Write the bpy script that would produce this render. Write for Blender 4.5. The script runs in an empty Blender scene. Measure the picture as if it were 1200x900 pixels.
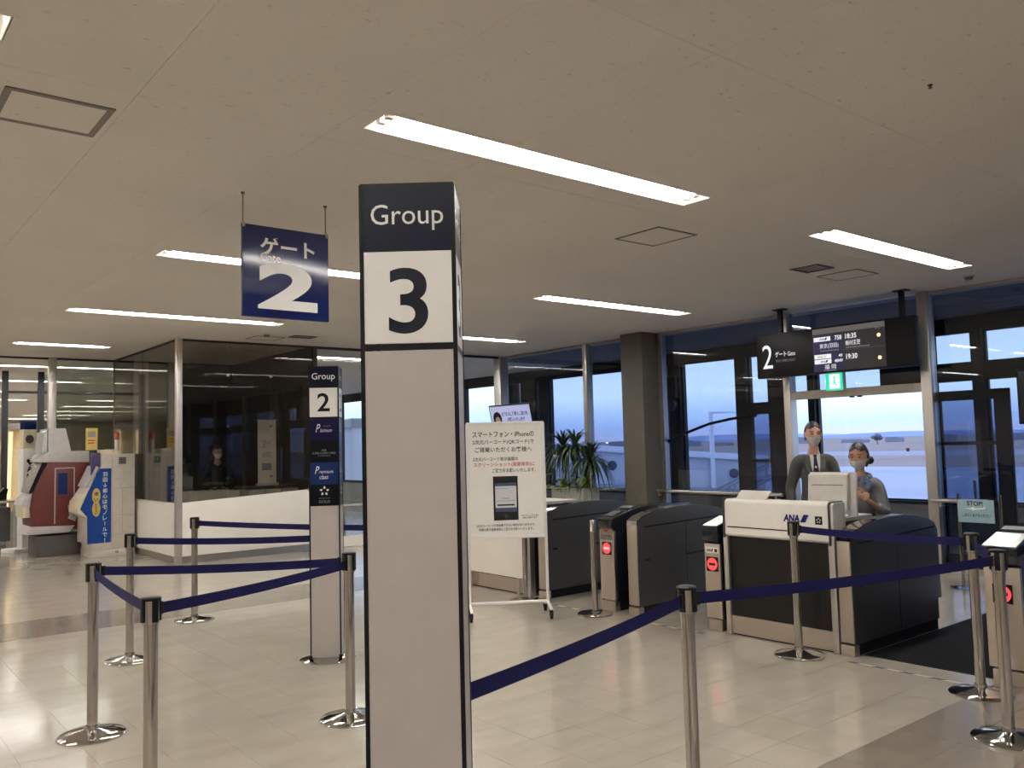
import bpy, bmesh, math, random
from mathutils import Vector, Matrix
random.seed(7)
PI = math.pi
SC = bpy.context.scene
COL = SC.collection

# ------------------------------------------------------------------ camera
YAW, PITCH, ROLL, FPX, EYE = 0.6844215, 0.0706039, -0.0258347, 997.0, 1.55
cy, sy, cp, sp = math.cos(YAW), math.sin(YAW), math.cos(PITCH), math.sin(PITCH)
FWD = Vector((sy * cp, cy * cp, sp))
R0 = Vector((cy, -sy, 0)); U0 = R0.cross(FWD)
RIGHT = math.cos(ROLL) * R0 + math.sin(ROLL) * U0
UP = -math.sin(ROLL) * R0 + math.cos(ROLL) * U0
cam = bpy.data.cameras.new('camera'); camo = bpy.data.objects.new('camera', cam); COL.objects.link(camo)
cam.sensor_width = 36.0; cam.lens = FPX / 1200 * 36.0; cam.clip_start = 0.05; cam.clip_end = 9000
m = Matrix((RIGHT, UP, -FWD)).transposed().to_4x4(); m.translation = (0, 0, EYE)
camo.matrix_world = m
SC.camera = camo

# ------------------------------------------------------------------ world: dusk sky
W = bpy.data.worlds.new('dusk_sky'); SC.world = W; W.use_nodes = True
nt = W.node_tree; nt.nodes.clear()
tc = nt.nodes.new('ShaderNodeTexCoord'); sx = nt.nodes.new('ShaderNodeSeparateXYZ')
nt.links.new(tc.outputs['Generated'], sx.inputs[0])
nz = nt.nodes.new('ShaderNodeTexNoise'); nz.inputs['Scale'].default_value = 3.0; nz.inputs['Detail'].default_value = 4
mp = nt.nodes.new('ShaderNodeMapping'); mp.inputs['Scale'].default_value = (1, 1, 9)
nt.links.new(tc.outputs['Generated'], mp.inputs[0]); nt.links.new(mp.outputs[0], nz.inputs['Vector'])
ad = nt.nodes.new('ShaderNodeMath'); ad.operation = 'MULTIPLY_ADD'; ad.inputs[1].default_value = 0.03; ad.inputs[2].default_value = -0.015
nt.links.new(nz.outputs['Fac'], ad.inputs[0])
a2 = nt.nodes.new('ShaderNodeMath'); a2.operation = 'ADD'; nt.links.new(sx.outputs['Z'], a2.inputs[0]); nt.links.new(ad.outputs[0], a2.inputs[1])
rp = nt.nodes.new('ShaderNodeValToRGB'); nt.links.new(a2.outputs[0], rp.inputs[0])
er = rp.color_ramp.elements
er[0].position = 0.0; er[0].color = (0.40, 0.44, 0.66, 1)
er[1].position = 1.0; er[1].color = (0.30, 0.42, 0.78, 1)
for p_, c_ in ((0.012, (0.35, 0.46, 0.78, 1)), (0.03, (0.46, 0.62, 0.90, 1)), (0.055, (0.68, 0.84, 0.98, 1)), (0.10, (0.62, 0.76, 0.98, 1)), (0.25, (0.50, 0.64, 0.96, 1))):
    e = er.new(p_); e.color = c_
bg = nt.nodes.new('ShaderNodeBackground'); bg.inputs['Strength'].default_value = 1.85
nt.links.new(rp.outputs[0], bg.inputs[0])
wo = nt.nodes.new('ShaderNodeOutputWorld'); nt.links.new(bg.outputs[0], wo.inputs[0])

# ------------------------------------------------------------------ exposure
SC.view_settings.view_transform = 'Standard'; SC.view_settings.look = 'None'
SC.view_settings.exposure = 0.36; SC.view_settings.gamma = 1.0; SC.view_settings.use_curve_mapping = False
TUBE = 42.0
SC.cycles.use_denoising = True
SC.cycles.max_bounces = 8; SC.cycles.transparent_max_bounces = 24
SC.cycles.caustics_reflective = False; SC.cycles.caustics_refractive = False
SC.cycles.sample_clamp_indirect = 6.0

# ================================================================== materials
def pm(name, col, rough=0.5, metal=0.0, var=0.06, scale=14.0, bump=0.0, bscale=None, spec=0.5, coat=0.0):
    mt = bpy.data.materials.new(name); mt.use_nodes = True
    n = mt.node_tree; b = n.nodes['Principled BSDF']
    t = n.nodes.new('ShaderNodeTexCoord'); z = n.nodes.new('ShaderNodeTexNoise')
    z.inputs['Scale'].default_value = scale; z.inputs['Detail'].default_value = 3
    n.links.new(t.outputs['Object'], z.inputs['Vector'])
    r = n.nodes.new('ShaderNodeValToRGB')
    r.color_ramp.elements[0].position = 0.3; r.color_ramp.elements[1].position = 0.7
    r.color_ramp.elements[0].color = tuple(max(0, c * (1 - var)) for c in col) + (1,)
    r.color_ramp.elements[1].color = tuple(min(1, c * (1 + var)) for c in col) + (1,)
    n.links.new(z.outputs['Fac'], r.inputs[0]); n.links.new(r.outputs[0], b.inputs['Base Color'])
    b.inputs['Roughness'].default_value = rough; b.inputs['Metallic'].default_value = metal
    b.inputs['Specular IOR Level'].default_value = spec
    b.inputs['Coat Weight'].default_value = coat; b.inputs['Coat Roughness'].default_value = 0.08
    if bump:
        z2 = n.nodes.new('ShaderNodeTexNoise'); z2.inputs['Scale'].default_value = bscale or scale * 4
        n.links.new(t.outputs['Object'], z2.inputs['Vector'])
        bp = n.nodes.new('ShaderNodeBump'); bp.inputs['Strength'].default_value = bump; bp.inputs['Distance'].default_value = 0.01
        n.links.new(z2.outputs['Fac'], bp.inputs['Height']); n.links.new(bp.outputs[0], b.inputs['Normal'])
    return mt

def brushed(name, col, rough=0.3, axis=2, metal=1.0):
    mt = bpy.data.materials.new(name); mt.use_nodes = True
    n = mt.node_tree; b = n.nodes['Principled BSDF']
    t = n.nodes.new('ShaderNodeTexCoord'); mpn = n.nodes.new('ShaderNodeMapping'); z = n.nodes.new('ShaderNodeTexNoise')
    s = [160, 160, 160]; s[axis] = 3; mpn.inputs['Scale'].default_value = s
    z.inputs['Scale'].default_value = 1.0
    n.links.new(t.outputs['Object'], mpn.inputs[0]); n.links.new(mpn.outputs[0], z.inputs['Vector'])
    r = n.nodes.new('ShaderNodeMapRange'); r.inputs['To Min'].default_value = rough * 0.75; r.inputs['To Max'].default_value = rough * 1.3
    n.links.new(z.outputs['Fac'], r.inputs[0]); n.links.new(r.outputs[0], b.inputs['Roughness'])
    b.inputs['Base Color'].default_value = tuple(col) + (1,); b.inputs['Metallic'].default_value = metal
    return mt

def emit(name, col, strength):
    mt = bpy.data.materials.new(name); mt.use_nodes = True
    n = mt.node_tree; b = n.nodes['Principled BSDF']
    b.inputs['Base Color'].default_value = tuple(c*0.3 for c in col) + (1,); b.inputs['Specular IOR Level'].default_value = 0.15; b.inputs['Roughness'].default_value = 0.4
    b.inputs['Emission Color'].default_value = tuple(col) + (1,); b.inputs['Emission Strength'].default_value = strength
    return mt

def glass(name, tint, refl=1.0):
    mt = bpy.data.materials.new(name); mt.use_nodes = True
    n = mt.node_tree; n.nodes.clear()
    o = n.nodes.new('ShaderNodeOutputMaterial'); tr = n.nodes.new('ShaderNodeBsdfTransparent'); gl = n.nodes.new('ShaderNodeBsdfGlossy')
    tr.inputs[0].default_value = tuple(math.sqrt(c) for c in tint) + (1,)
    gl.inputs['Roughness'].default_value = 0.0; gl.inputs[0].default_value = (1, 1, 1, 1)
    f = n.nodes.new('ShaderNodeLayerWeight'); f.inputs['Blend'].default_value = 0.5
    pw_ = n.nodes.new('ShaderNodeMath'); pw_.operation = 'POWER'; pw_.inputs[1].default_value = 5.0
    n.links.new(f.outputs['Facing'], pw_.inputs[0])
    mu = n.nodes.new('ShaderNodeMath'); mu.operation = 'MULTIPLY_ADD'; mu.inputs[1].default_value = 0.9 * refl; mu.inputs[2].default_value = 0.04 * refl; mu.use_clamp = True
    n.links.new(pw_.outputs[0], mu.inputs[0])
    mx = n.nodes.new('ShaderNodeMixShader'); n.links.new(mu.outputs[0], mx.inputs[0])
    n.links.new(tr.outputs[0], mx.inputs[1]); n.links.new(gl.outputs[0], mx.inputs[2]); n.links.new(mx.outputs[0], o.inputs[0])
    return mt

def tile_mat(name, col, var, rough):
    mt = bpy.data.materials.new(name); mt.use_nodes = True
    n = mt.node_tree; b = n.nodes['Principled BSDF']
    g = n.nodes.new('ShaderNodeNewGeometry')
    z = n.nodes.new('ShaderNodeTexNoise'); z.inputs['Scale'].default_value = 2.2; z.inputs['Detail'].default_value = 6; z.inputs['Roughness'].default_value = 0.6
    mpn = n.nodes.new('ShaderNodeMapping'); mpn.inputs['Scale'].default_value = (1.0, 2.6, 1); mpn.inputs['Rotation'].default_value = (0, 0, 0.25)
    n.links.new(g.outputs['Position'], mpn.inputs[0]); n.links.new(mpn.outputs[0], z.inputs['Vector'])
    sn = n.nodes.new('ShaderNodeVectorMath'); sn.operation = 'SNAP'; sn.inputs[1].default_value = (0.303, 0.303, 9)
    of = n.nodes.new('ShaderNodeVectorMath'); of.operation = 'SUBTRACT'; of.inputs[1].default_value = (1.13 - 0.303 * 30, 2.31 - 0.303 * 60, 0)
    n.links.new(g.outputs['Position'], of.inputs[0]); n.links.new(of.outputs[0], sn.inputs[0])
    wn = n.nodes.new('ShaderNodeTexWhiteNoise'); n.links.new(sn.outputs[0], wn.inputs['Vector'])
    a = n.nodes.new('ShaderNodeMath'); a.operation = 'MULTIPLY_ADD'; a.inputs[1].default_value = 0.12
    n.links.new(wn.outputs['Value'], a.inputs[0]); n.links.new(z.outputs['Fac'], a.inputs[2])
    r = n.nodes.new('ShaderNodeValToRGB'); r.color_ramp.elements[0].position = 0.35; r.color_ramp.elements[1].position = 0.95
    r.color_ramp.elements[0].color = tuple(c * (1 - var) for c in col) + (1,)
    r.color_ramp.elements[1].color = tuple(min(1, c * (1 + var)) for c in col) + (1,)
    n.links.new(a.outputs[0], r.inputs[0]); n.links.new(r.outputs[0], b.inputs['Base Color'])
    rr = n.nodes.new('ShaderNodeMapRange'); rr.inputs['To Min'].default_value = rough * 0.7; rr.inputs['To Max'].default_value = rough * 1.5
    n.links.new(z.outputs['Fac'], rr.inputs[0]); n.links.new(rr.outputs[0], b.inputs['Roughness'])
    z3 = n.nodes.new('ShaderNodeTexNoise'); z3.inputs['Scale'].default_value = 9; n.links.new(g.outputs['Position'], z3.inputs['Vector'])
    bp = n.nodes.new('ShaderNodeBump'); bp.inputs['Strength'].default_value = 0.025; bp.inputs['Distance'].default_value = 0.01
    n.links.new(z3.outputs['Fac'], bp.inputs['Height']); n.links.new(bp.outputs[0], b.inputs['Normal'])
    b.inputs['Specular IOR Level'].default_value = 0.6
    return mt

def ceiling_mat():
    mt = bpy.data.materials.new('fissured_ceiling_board'); mt.use_nodes = True
    n = mt.node_tree; b = n.nodes['Principled BSDF']; g = n.nodes.new('ShaderNodeNewGeometry')
    mpn = n.nodes.new('ShaderNodeMapping'); mpn.inputs['Scale'].default_value = (14, 38, 1)
    n.links.new(g.outputs['Position'], mpn.inputs[0])
    z = n.nodes.new('ShaderNodeTexNoise'); z.inputs['Scale'].default_value = 1.0; z.inputs['Detail'].default_value = 5; z.inputs['Roughness'].default_value = 0.65
    n.links.new(mpn.outputs[0], z.inputs['Vector'])
    r = n.nodes.new('ShaderNodeValToRGB'); e = r.color_ramp.elements
    e[0].position = 0.30; e[0].color = (0.54, 0.50, 0.45, 1); e[1].position = 0.37; e[1].color = (0.76, 0.72, 0.665, 1)
    n.links.new(z.outputs['Fac'], r.inputs[0])
    z2 = n.nodes.new('ShaderNodeTexNoise'); z2.inputs['Scale'].default_value = 0.9; z2.inputs['Detail'].default_value = 2
    n.links.new(g.outputs['Position'], z2.inputs['Vector'])
    mr = n.nodes.new('ShaderNodeMapRange'); mr.inputs['To Min'].default_value = 0.9; mr.inputs['To Max'].default_value = 1.05
    n.links.new(z2.outputs['Fac'], mr.inputs[0])
    mx = n.nodes.new('ShaderNodeVectorMath'); mx.operation = 'SCALE'; n.links.new(r.outputs[0], mx.inputs[0]); n.links.new(mr.outputs[0], mx.inputs['Scale'])
    n.links.new(mx.outputs[0], b.inputs['Base Color']); b.inputs['Roughness'].default_value = 0.9
    bp = n.nodes.new('ShaderNodeBump'); bp.inputs['Strength'].default_value = 0.25; bp.inputs['Distance'].default_value = 0.004
    n.links.new(z.outputs['Fac'], bp.inputs['Height']); n.links.new(bp.outputs[0], b.inputs['Normal'])
    return mt

def stripe_mat(name, c1, c2, period, duty):
    mt = bpy.data.materials.new(name); mt.use_nodes = True
    n = mt.node_tree; b = n.nodes['Principled BSDF']; g = n.nodes.new('ShaderNodeTexCoord'); s = n.nodes.new('ShaderNodeSeparateXYZ')
    n.links.new(g.outputs['Object'], s.inputs[0])
    d = n.nodes.new('ShaderNodeMath'); d.operation = 'MULTIPLY_ADD'; d.inputs[1].default_value = 1 / period; n.links.new(s.outputs['Y'], d.inputs[0])
    k = n.nodes.new('ShaderNodeMath'); k.operation = 'MULTIPLY'; k.inputs[1].default_value = 6.0; n.links.new(s.outputs['X'], k.inputs[0]); n.links.new(k.outputs[0], d.inputs[2])
    f = n.nodes.new('ShaderNodeMath'); f.operation = 'FRACT'; n.links.new(d.outputs[0], f.inputs[0])
    l = n.nodes.new('ShaderNodeMath'); l.operation = 'LESS_THAN'; l.inputs[1].default_value = duty; n.links.new(f.outputs[0], l.inputs[0])
    mx = n.nodes.new('ShaderNodeMix'); mx.data_type = 'RGBA'; mx.inputs[6].default_value = c1 + (1,); mx.inputs[7].default_value = c2 + (1,)
    n.links.new(l.outputs[0], mx.inputs[0]); n.links.new(mx.outputs[2], b.inputs['Base Color']); b.inputs['Roughness'].default_value = 0.5
    return mt

M = {}
M['tile'] = tile_mat('vinyl_tile', (0.45, 0.40, 0.335), 0.10, 0.11)
M['tile_dark'] = tile_mat('vinyl_tile_grey', (0.24, 0.205, 0.165), 0.10, 0.13)
M['slab'] = pm('grout_slab', (0.25, 0.22, 0.18), 0.8)
M['ceil'] = ceiling_mat()
M['corridor'] = pm('corridor_ceiling_unlit_tone', (0.16, 0.16, 0.17), 0.8, var=0.03)  # lack of light in the corridor is painted in as a darker ceiling colour
M['plenum'] = pm('plenum', (0.08, 0.075, 0.07), 0.9)
M['white'] = pm('white_laminate', (0.82, 0.78, 0.71), 0.4, var=0.02)
M['whitewarm'] = pm('cream_panel', (0.87, 0.82, 0.74), 0.35, var=0.02, scale=3)
M['wall'] = pm('beige_wall', (0.55, 0.49, 0.42), 0.7, var=0.04, scale=3)
M['column'] = pm('painted_concrete', (0.088, 0.08, 0.066), 0.75, var=0.06, scale=6, bump=0.1)
M['sill'] = pm('sill_wall_grey', (0.30, 0.30, 0.30), 0.7, var=0.04)
M['alu'] = brushed('aluminium_post', (0.62, 0.58, 0.54), 0.38)
M['beam'] = pm('beam_taupe', (0.36, 0.31, 0.27), 0.5, 0.3)
M['bronze'] = pm('dark_bronze_frame', (0.045, 0.045, 0.05), 0.45, 0.3)
M['kick'] = brushed('kick_plate', (0.42, 0.40, 0.37), 0.3, axis=1)
M['steel'] = brushed('stainless', (0.46, 0.43, 0.40), 0.09)
M['steelw'] = brushed('warm_stainless', (0.60, 0.52, 0.44), 0.34)
M['chrome'] = pm('chrome', (0.52, 0.50, 0.47), 0.10, 1.0, var=0.02)
M['rail'] = brushed('rail_steel', (0.55, 0.52, 0.48), 0.3, axis=1)
M['black'] = pm('black_plastic', (0.010, 0.010, 0.011), 0.4, spec=0.35)
M['blackgloss'] = pm('black_gloss', (0.010, 0.012, 0.016), 0.12, coat=0.4)
M['charcoal'] = pm('charcoal_steel', (0.060, 0.061, 0.063), 0.36, 0.35, var=0.06, scale=3)
M['darkpanel'] = pm('dark_brown_panel', (0.016, 0.015, 0.014), 0.5)
M['navy'] = pm('navy_webbing', (0.009, 0.009, 0.06), 0.7, bump=0.2, bscale=500)
M['navyp'] = pm('navy_print', (0.0055, 0.0075, 0.02), 0.3)
M['blackp'] = pm('black_print', (0.004, 0.005, 0.008), 0.3)
M['bluep'] = pm('blue_print', (0.009, 0.024, 0.10), 0.3)
M['navy2p'] = pm('deep_blue_print', (0.007, 0.007, 0.04), 0.3)
M['signblue'] = pm('hanging_sign_blue', (0.008, 0.014, 0.085), 0.16, spec=0.6)
M['postgrey'] = pm('post_panel', (0.44, 0.40, 0.37), 0.42, var=0.02)
M['postwhite'] = pm('post_white', (0.76, 0.74, 0.70), 0.35, var=0.02)
M['ink'] = pm('ink_black', (0.012, 0.013, 0.02), 0.4)
M['inkred'] = pm('ink_red', (0.5, 0.03, 0.02), 0.4)
M['inkwhite'] = pm('ink_white', (0.78, 0.76, 0.72), 0.4, var=0.01)
M['inkgrey'] = pm('ink_grey', (0.28, 0.28, 0.28), 0.4)
M['anablue'] = pm('logo_blue', (0.008, 0.012, 0.10), 0.4)
M['analight'] = pm('logo_light_blue', (0.03, 0.12, 0.45), 0.4)
M['poster'] = pm('poster_paper', (0.88, 0.86, 0.80), 0.45, var=0.01)
M['frame_white'] = pm('white_painted_tube', (0.84, 0.82, 0.78), 0.35, var=0.02)
M['tube'] = emit('fluorescent_tube', (1.0, 0.97, 0.93), TUBE)
M['trough'] = pm('light_trough_white', (0.82, 0.79, 0.72), 0.35)
M['holder'] = pm('lamp_holder', (0.6, 0.57, 0.5), 0.4)
M['hatch'] = pm('hatch_frame', (0.20, 0.17, 0.15), 0.5, 0.3)
M['vent'] = pm('vent_metal', (0.10, 0.09, 0.08), 0.5, 0.3)
M['redlamp'] = emit('no_entry_lamp', (1.0, 0.06, 0.07), 1.1)
M['redglow'] = emit('no_entry_lamp_pink', (1.0, 0.35, 0.38), 1.3)
M['reader'] = emit('lit_reader_glass', (1.0, 0.9, 0.7), 0.85)
M['readerplate'] = pm('reader_plate', (0.75, 0.77, 0.78), 0.2, 0.3)
M['exit'] = emit('exit_green', (0.02, 0.62, 0.33), 1.0)
M['exitw'] = emit('exit_white', (0.70, 1.0, 0.85), 1.25)
M['screen'] = emit('led_screen', (0.022, 0.020, 0.020), 1.0)
M['screenblue'] = emit('led_screen_violet', (0.020, 0.016, 0.045), 1.0)
M['scrgrey'] = emit('led_header', (0.09, 0.08, 0.075), 1.0)
M['scrwhite'] = emit('led_white', (0.62, 0.62, 0.66), 1.0)
M['scrdim'] = emit('led_dim', (0.16, 0.15, 0.2), 1.0)
M['scramber'] = emit('led_amber', (1.0, 0.72, 0.32), 1.4)
M['lcd'] = emit('lcd_page', (0.36, 0.38, 0.58), 0.75)
M['lcdink'] = emit('lcd_ink', (0.02, 0.03, 0.16), 0.6)
M['phonescreen'] = pm('phone_page', (0.62, 0.63, 0.66), 0.4, var=0.01)
M['phonebar'] = pm('phone_bar', (0.05, 0.07, 0.14), 0.3)
M['red'] = pm('kiosk_red', (0.105, 0.015, 0.014), 0.4)
M['kioskgrey'] = pm('kiosk_grey', (0.46, 0.44, 0.43), 0.45)
M['kioskdark'] = pm('kiosk_plinth', (0.07, 0.065, 0.06), 0.5)
M['kioskwhite'] = pm('kiosk_white', (0.60, 0.55, 0.48), 0.45)
M['kioskcream'] = pm('kiosk_cream', (0.72, 0.64, 0.46), 0.4)
M['adblue'] = pm('advert_blue', (0.012, 0.055, 0.27), 0.35)
M['adyellow'] = pm('advert_yellow', (0.66, 0.50, 0.14), 0.4)
M['purple'] = pm('card_purple', (0.05, 0.03, 0.12), 0.4)
M['amberlamp'] = pm('beacon_amber', (0.35, 0.06, 0.02), 0.3)
M['warmlit'] = emit('lit_showcase', (1.0, 0.72, 0.42), 1.0)
M['airlamp'] = emit('airfield_lamp_glow', (1.0, 0.75, 0.45), 6.0)
M['mat'] = pm('rubber_mat', (0.010, 0.010, 0.011), 0.85, bump=0.5, bscale=200)
M['tape'] = stripe_mat('hazard_tape', (0.50, 0.42, 0.24), (0.03, 0.03, 0.03), 0.19, 0.45)
M['stop'] = pm('stop_placard', (0.30, 0.45, 0.50), 0.4)
M['leaf'] = pm('leaf_green', (0.030, 0.060, 0.026), 0.45, var=0.3)
M['leaf2'] = pm('leaf_yellow_green', (0.16, 0.24, 0.05), 0.45, var=0.3)
M['stem'] = pm('stem_brown', (0.12, 0.09, 0.06), 0.8)
M['planter'] = pm('planter_grey', (0.34, 0.34, 0.30), 0.6)
M['soil'] = pm('soil', (0.05, 0.035, 0.025), 0.95)
M['skin'] = pm('skin', (0.50, 0.29, 0.20), 0.5, var=0.05)
M['hair'] = pm('black_hair', (0.010, 0.009, 0.009), 0.45, bump=0.4, bscale=120)
M['mask'] = pm('white_mask', (0.75, 0.72, 0.68), 0.7, var=0.02)
M['suit'] = pm('grey_suit', (0.085, 0.088, 0.086), 0.85, bump=0.3, bscale=300)
M['shirt'] = pm('white_shirt', (0.62, 0.60, 0.58), 0.8)
M['tie'] = pm('dark_tie', (0.015, 0.015, 0.025), 0.5)
M['uniform'] = pm('blue_grey_uniform', (0.19, 0.20, 0.215), 0.85, bump=0.3, bscale=300)
M['scarf'] = pm('blue_scarf', (0.11, 0.16, 0.27), 0.6, var=0.3, scale=40)
M['eye'] = pm('eye_dark', (0.02, 0.015, 0.012), 0.2)
M['trouser'] = pm('dark_trousers', (0.02, 0.02, 0.024), 0.85)
M['coat'] = pm('dark_coat', (0.03, 0.028, 0.026), 0.85)
M['paper'] = pm('paper', (0.70, 0.70, 0.70), 0.6)
M['terminal'] = pm('terminal_casing', (0.60, 0.57, 0.52), 0.45, bump=0.05)
M['glass_inner'] = glass('tinted_glass', (0.38, 0.44, 0.55), 1.1)
M['glass_outer'] = glass('outer_glass', (0.93, 0.96, 0.98), 0.9)
M['glass_clear'] = glass('clear_glass', (0.78, 0.84, 0.82), 1.0)
M['glass_dark'] = glass('smoked_glass', (0.58, 0.57, 0.53), 1.1)
M['glass_hall'] = glass('grey_glass', (0.62, 0.66, 0.62), 1.2)
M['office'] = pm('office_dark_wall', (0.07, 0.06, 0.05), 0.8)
M['apron'] = pm('apron_concrete', (0.44, 0.44, 0.49), 0.8, var=0.10, scale=0.03)
M['grass'] = pm('dry_grass', (0.34, 0.25, 0.21), 0.9, var=0.15, scale=0.02)
M['runway'] = pm('runway_asphalt', (0.40, 0.37, 0.40), 0.9, var=0.08, scale=0.02)
M['hill'] = pm('hazed_hill', (0.50, 0.60, 0.86), 1.0, var=0.03, scale=0.002)  # pale blue distance haze is painted into the hill colour
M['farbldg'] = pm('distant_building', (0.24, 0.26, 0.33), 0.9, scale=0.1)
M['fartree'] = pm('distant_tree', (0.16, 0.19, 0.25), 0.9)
M['bridge'] = pm('bridge_white', (0.62, 0.63, 0.66), 0.6, var=0.06, scale=0.5)
M['bridgeroof'] = pm('bridge_roof_white', (0.88, 0.88, 0.90), 0.5, var=0.03)
M['bridgegrey'] = pm('bridge_grey_steel', (0.30, 0.31, 0.34), 0.6)
M['bridgedark'] = pm('bridge_glass', (0.06, 0.07, 0.10), 0.2)
M['ventlight'] = pm('corridor_vent', (0.28, 0.28, 0.28), 0.5)

for k_ in ('black', 'navy', 'navyp', 'blackp', 'bluep', 'navy2p', 'ink', 'inkred', 'anablue', 'darkpanel', 'suit', 'trouser', 'coat', 'uniform', 'mat', 'tie', 'bronze', 'adblue'):
    M[k_].node_tree.nodes['Principled BSDF'].inputs['Specular IOR Level'].default_value = 0.13
# ================================================================== helpers
class MB:
    def __init__(s): s.bm = bmesh.new()
    def face(s, pts):
        return s.bm.faces.new([s.bm.verts.new(p) for p in pts])
    def box(s, a, b):
        x0, y0, z0 = (min(a[i], b[i]) for i in range(3)); x1, y1, z1 = (max(a[i], b[i]) for i in range(3))
        v = [s.bm.verts.new(p) for p in ((x0,y0,z0),(x1,y0,z0),(x1,y1,z0),(x0,y1,z0),(x0,y0,z1),(x1,y0,z1),(x1,y1,z1),(x0,y1,z1))]
        for f in ((0,3,2,1),(4,5,6,7),(0,1,5,4),(1,2,6,5),(2,3,7,6),(3,0,4,7)): s.bm.faces.new([v[i] for i in f])
        return s
    def prism(s, poly, axis, a0, a1):
        def P(p, a): return {'x': (a, p[0], p[1]), 'y': (p[0], a, p[1]), 'z': (p[0], p[1], a)}[axis]
        A = [s.bm.verts.new(P(p, a0)) for p in poly]; B = [s.bm.verts.new(P(p, a1)) for p in poly]
        s.bm.faces.new(A); s.bm.faces.new(B[::-1]); n = len(poly)
        for i in range(n): s.bm.faces.new([A[i], B[i], B[(i+1) % n], A[(i+1) % n]])
        return s
    def tube(s, pts, r, n=10, cap=True):
        pts = [Vector(p) for p in pts]; rs = r if isinstance(r, (list, tuple)) else [r] * len(pts)
        rings = []; t0 = (pts[1] - pts[0]).normalized()
        ref = Vector((0, 0, 1)) if abs(t0.z) < 0.9 else Vector((1, 0, 0))
        for i, p in enumerate(pts):
            t = (pts[min(i+1, len(pts)-1)] - pts[max(i-1, 0)]).normalized()
            u = t.cross(ref).normalized(); w = t.cross(u)
            rings.append([s.bm.verts.new(p + rs[i] * (math.cos(2*PI*k/n) * u + math.sin(2*PI*k/n) * w)) for k in range(n)])
        for a, b in zip(rings, rings[1:]):
            for k in range(n): s.bm.faces.new([a[k], a[(k+1) % n], b[(k+1) % n], b[k]])
        if cap: s.bm.faces.new(rings[0][::-1]); s.bm.faces.new(rings[-1])
        return s
    def lathe(s, prof, n=24, o=(0, 0, 0)):
        rings = []
        for r, z in prof:
            if r < 1e-6: rings.append([s.bm.verts.new((o[0], o[1], o[2] + z))])
            else: rings.append([s.bm.verts.new((o[0] + r*math.cos(2*PI*k/n), o[1] + r*math.sin(2*PI*k/n), o[2] + z)) for k in range(n)])
        for a, b in zip(rings, rings[1:]):
            for k in range(n):
                q = [a[k % len(a)], a[(k+1) % n % len(a)], b[(k+1) % n % len(b)], b[k % len(b)]]
                u = []
                for v in q:
                    if v not in u: u.append(v)
                if len(u) > 2: s.bm.faces.new(u)
        return s
    def ball(s, c, rx, ry=None, rz=None, u=12, v=8):
        ry = ry or rx; rz = rz or rx
        r = bmesh.ops.create_uvsphere(s.bm, u_segments=u, v_segments=v, radius=1)
        for q in r['verts']: q.co = Vector((c[0] + q.co.x*rx, c[1] + q.co.y*ry, c[2] + q.co.z*rz))
        return s
    def build(s, name, mat, parent=None, bevel=0.0, segs=2, smooth=True, loc=None, rotz=0.0):
        bm = s.bm
        bmesh.ops.recalc_face_normals(bm, faces=bm.faces[:])
        if bevel:
            ed = [e for e in bm.edges if len(e.link_faces) == 2 and e.calc_face_angle(0) > 0.6]
            bmesh.ops.bevel(bm, geom=ed, offset=bevel, segments=segs, affect='EDGES', profile=0.6, clamp_overlap=True)
        me = bpy.data.meshes.new(name); bm.to_mesh(me); bm.free()
        return link(name, me, mat, parent, smooth, loc, rotz)

def link(name, me, mat, parent=None, smooth=True, loc=None, rotz=0.0):
    if mat is not None:
        me.materials.clear(); me.materials.append(mat if not isinstance(mat, str) else M[mat])
    if smooth and len(me.polygons):
        me.polygons.foreach_set('use_smooth', [True] * len(me.polygons)); me.set_sharp_from_angle(angle=0.6)
    o = bpy.data.objects.new(name, me); COL.objects.link(o)
    if parent: o.parent = parent
    if loc: o.location = loc
    if rotz: o.rotation_euler = (0, 0, rotz)
    return o

def tag(o, label, cat, group=None):
    o['label'] = label; o['category'] = cat
    if group: o['group'] = group
    return o
def thing(name, label, cat, loc=(0, 0, 0), rotz=0.0, group=None):
    o = bpy.data.objects.new(name, None); COL.objects.link(o); o.empty_display_size = 0.1
    o.location = loc; o.rotation_euler = (0, 0, rotz)
    return tag(o, label, cat, group)
def struct(o): o['kind'] = 'structure'; return o
def sempty(name, loc=(0, 0, 0)):
    o = bpy.data.objects.new(name, None); COL.objects.link(o); o.location = loc; o.empty_display_size = 0.1
    return struct(o)
def dup(root, loc=None, rotz=None, label=None, group=None, parent=None):
    r = root.copy(); COL.objects.link(r)
    if loc is not None: r.location = loc
    if rotz is not None: r.rotation_euler = (0, 0, rotz)
    if label: r['label'] = label
    if group: r['group'] = group
    if parent: r.parent = parent
    for ch in list(root.children): dup(ch, parent=r)
    return r

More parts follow.
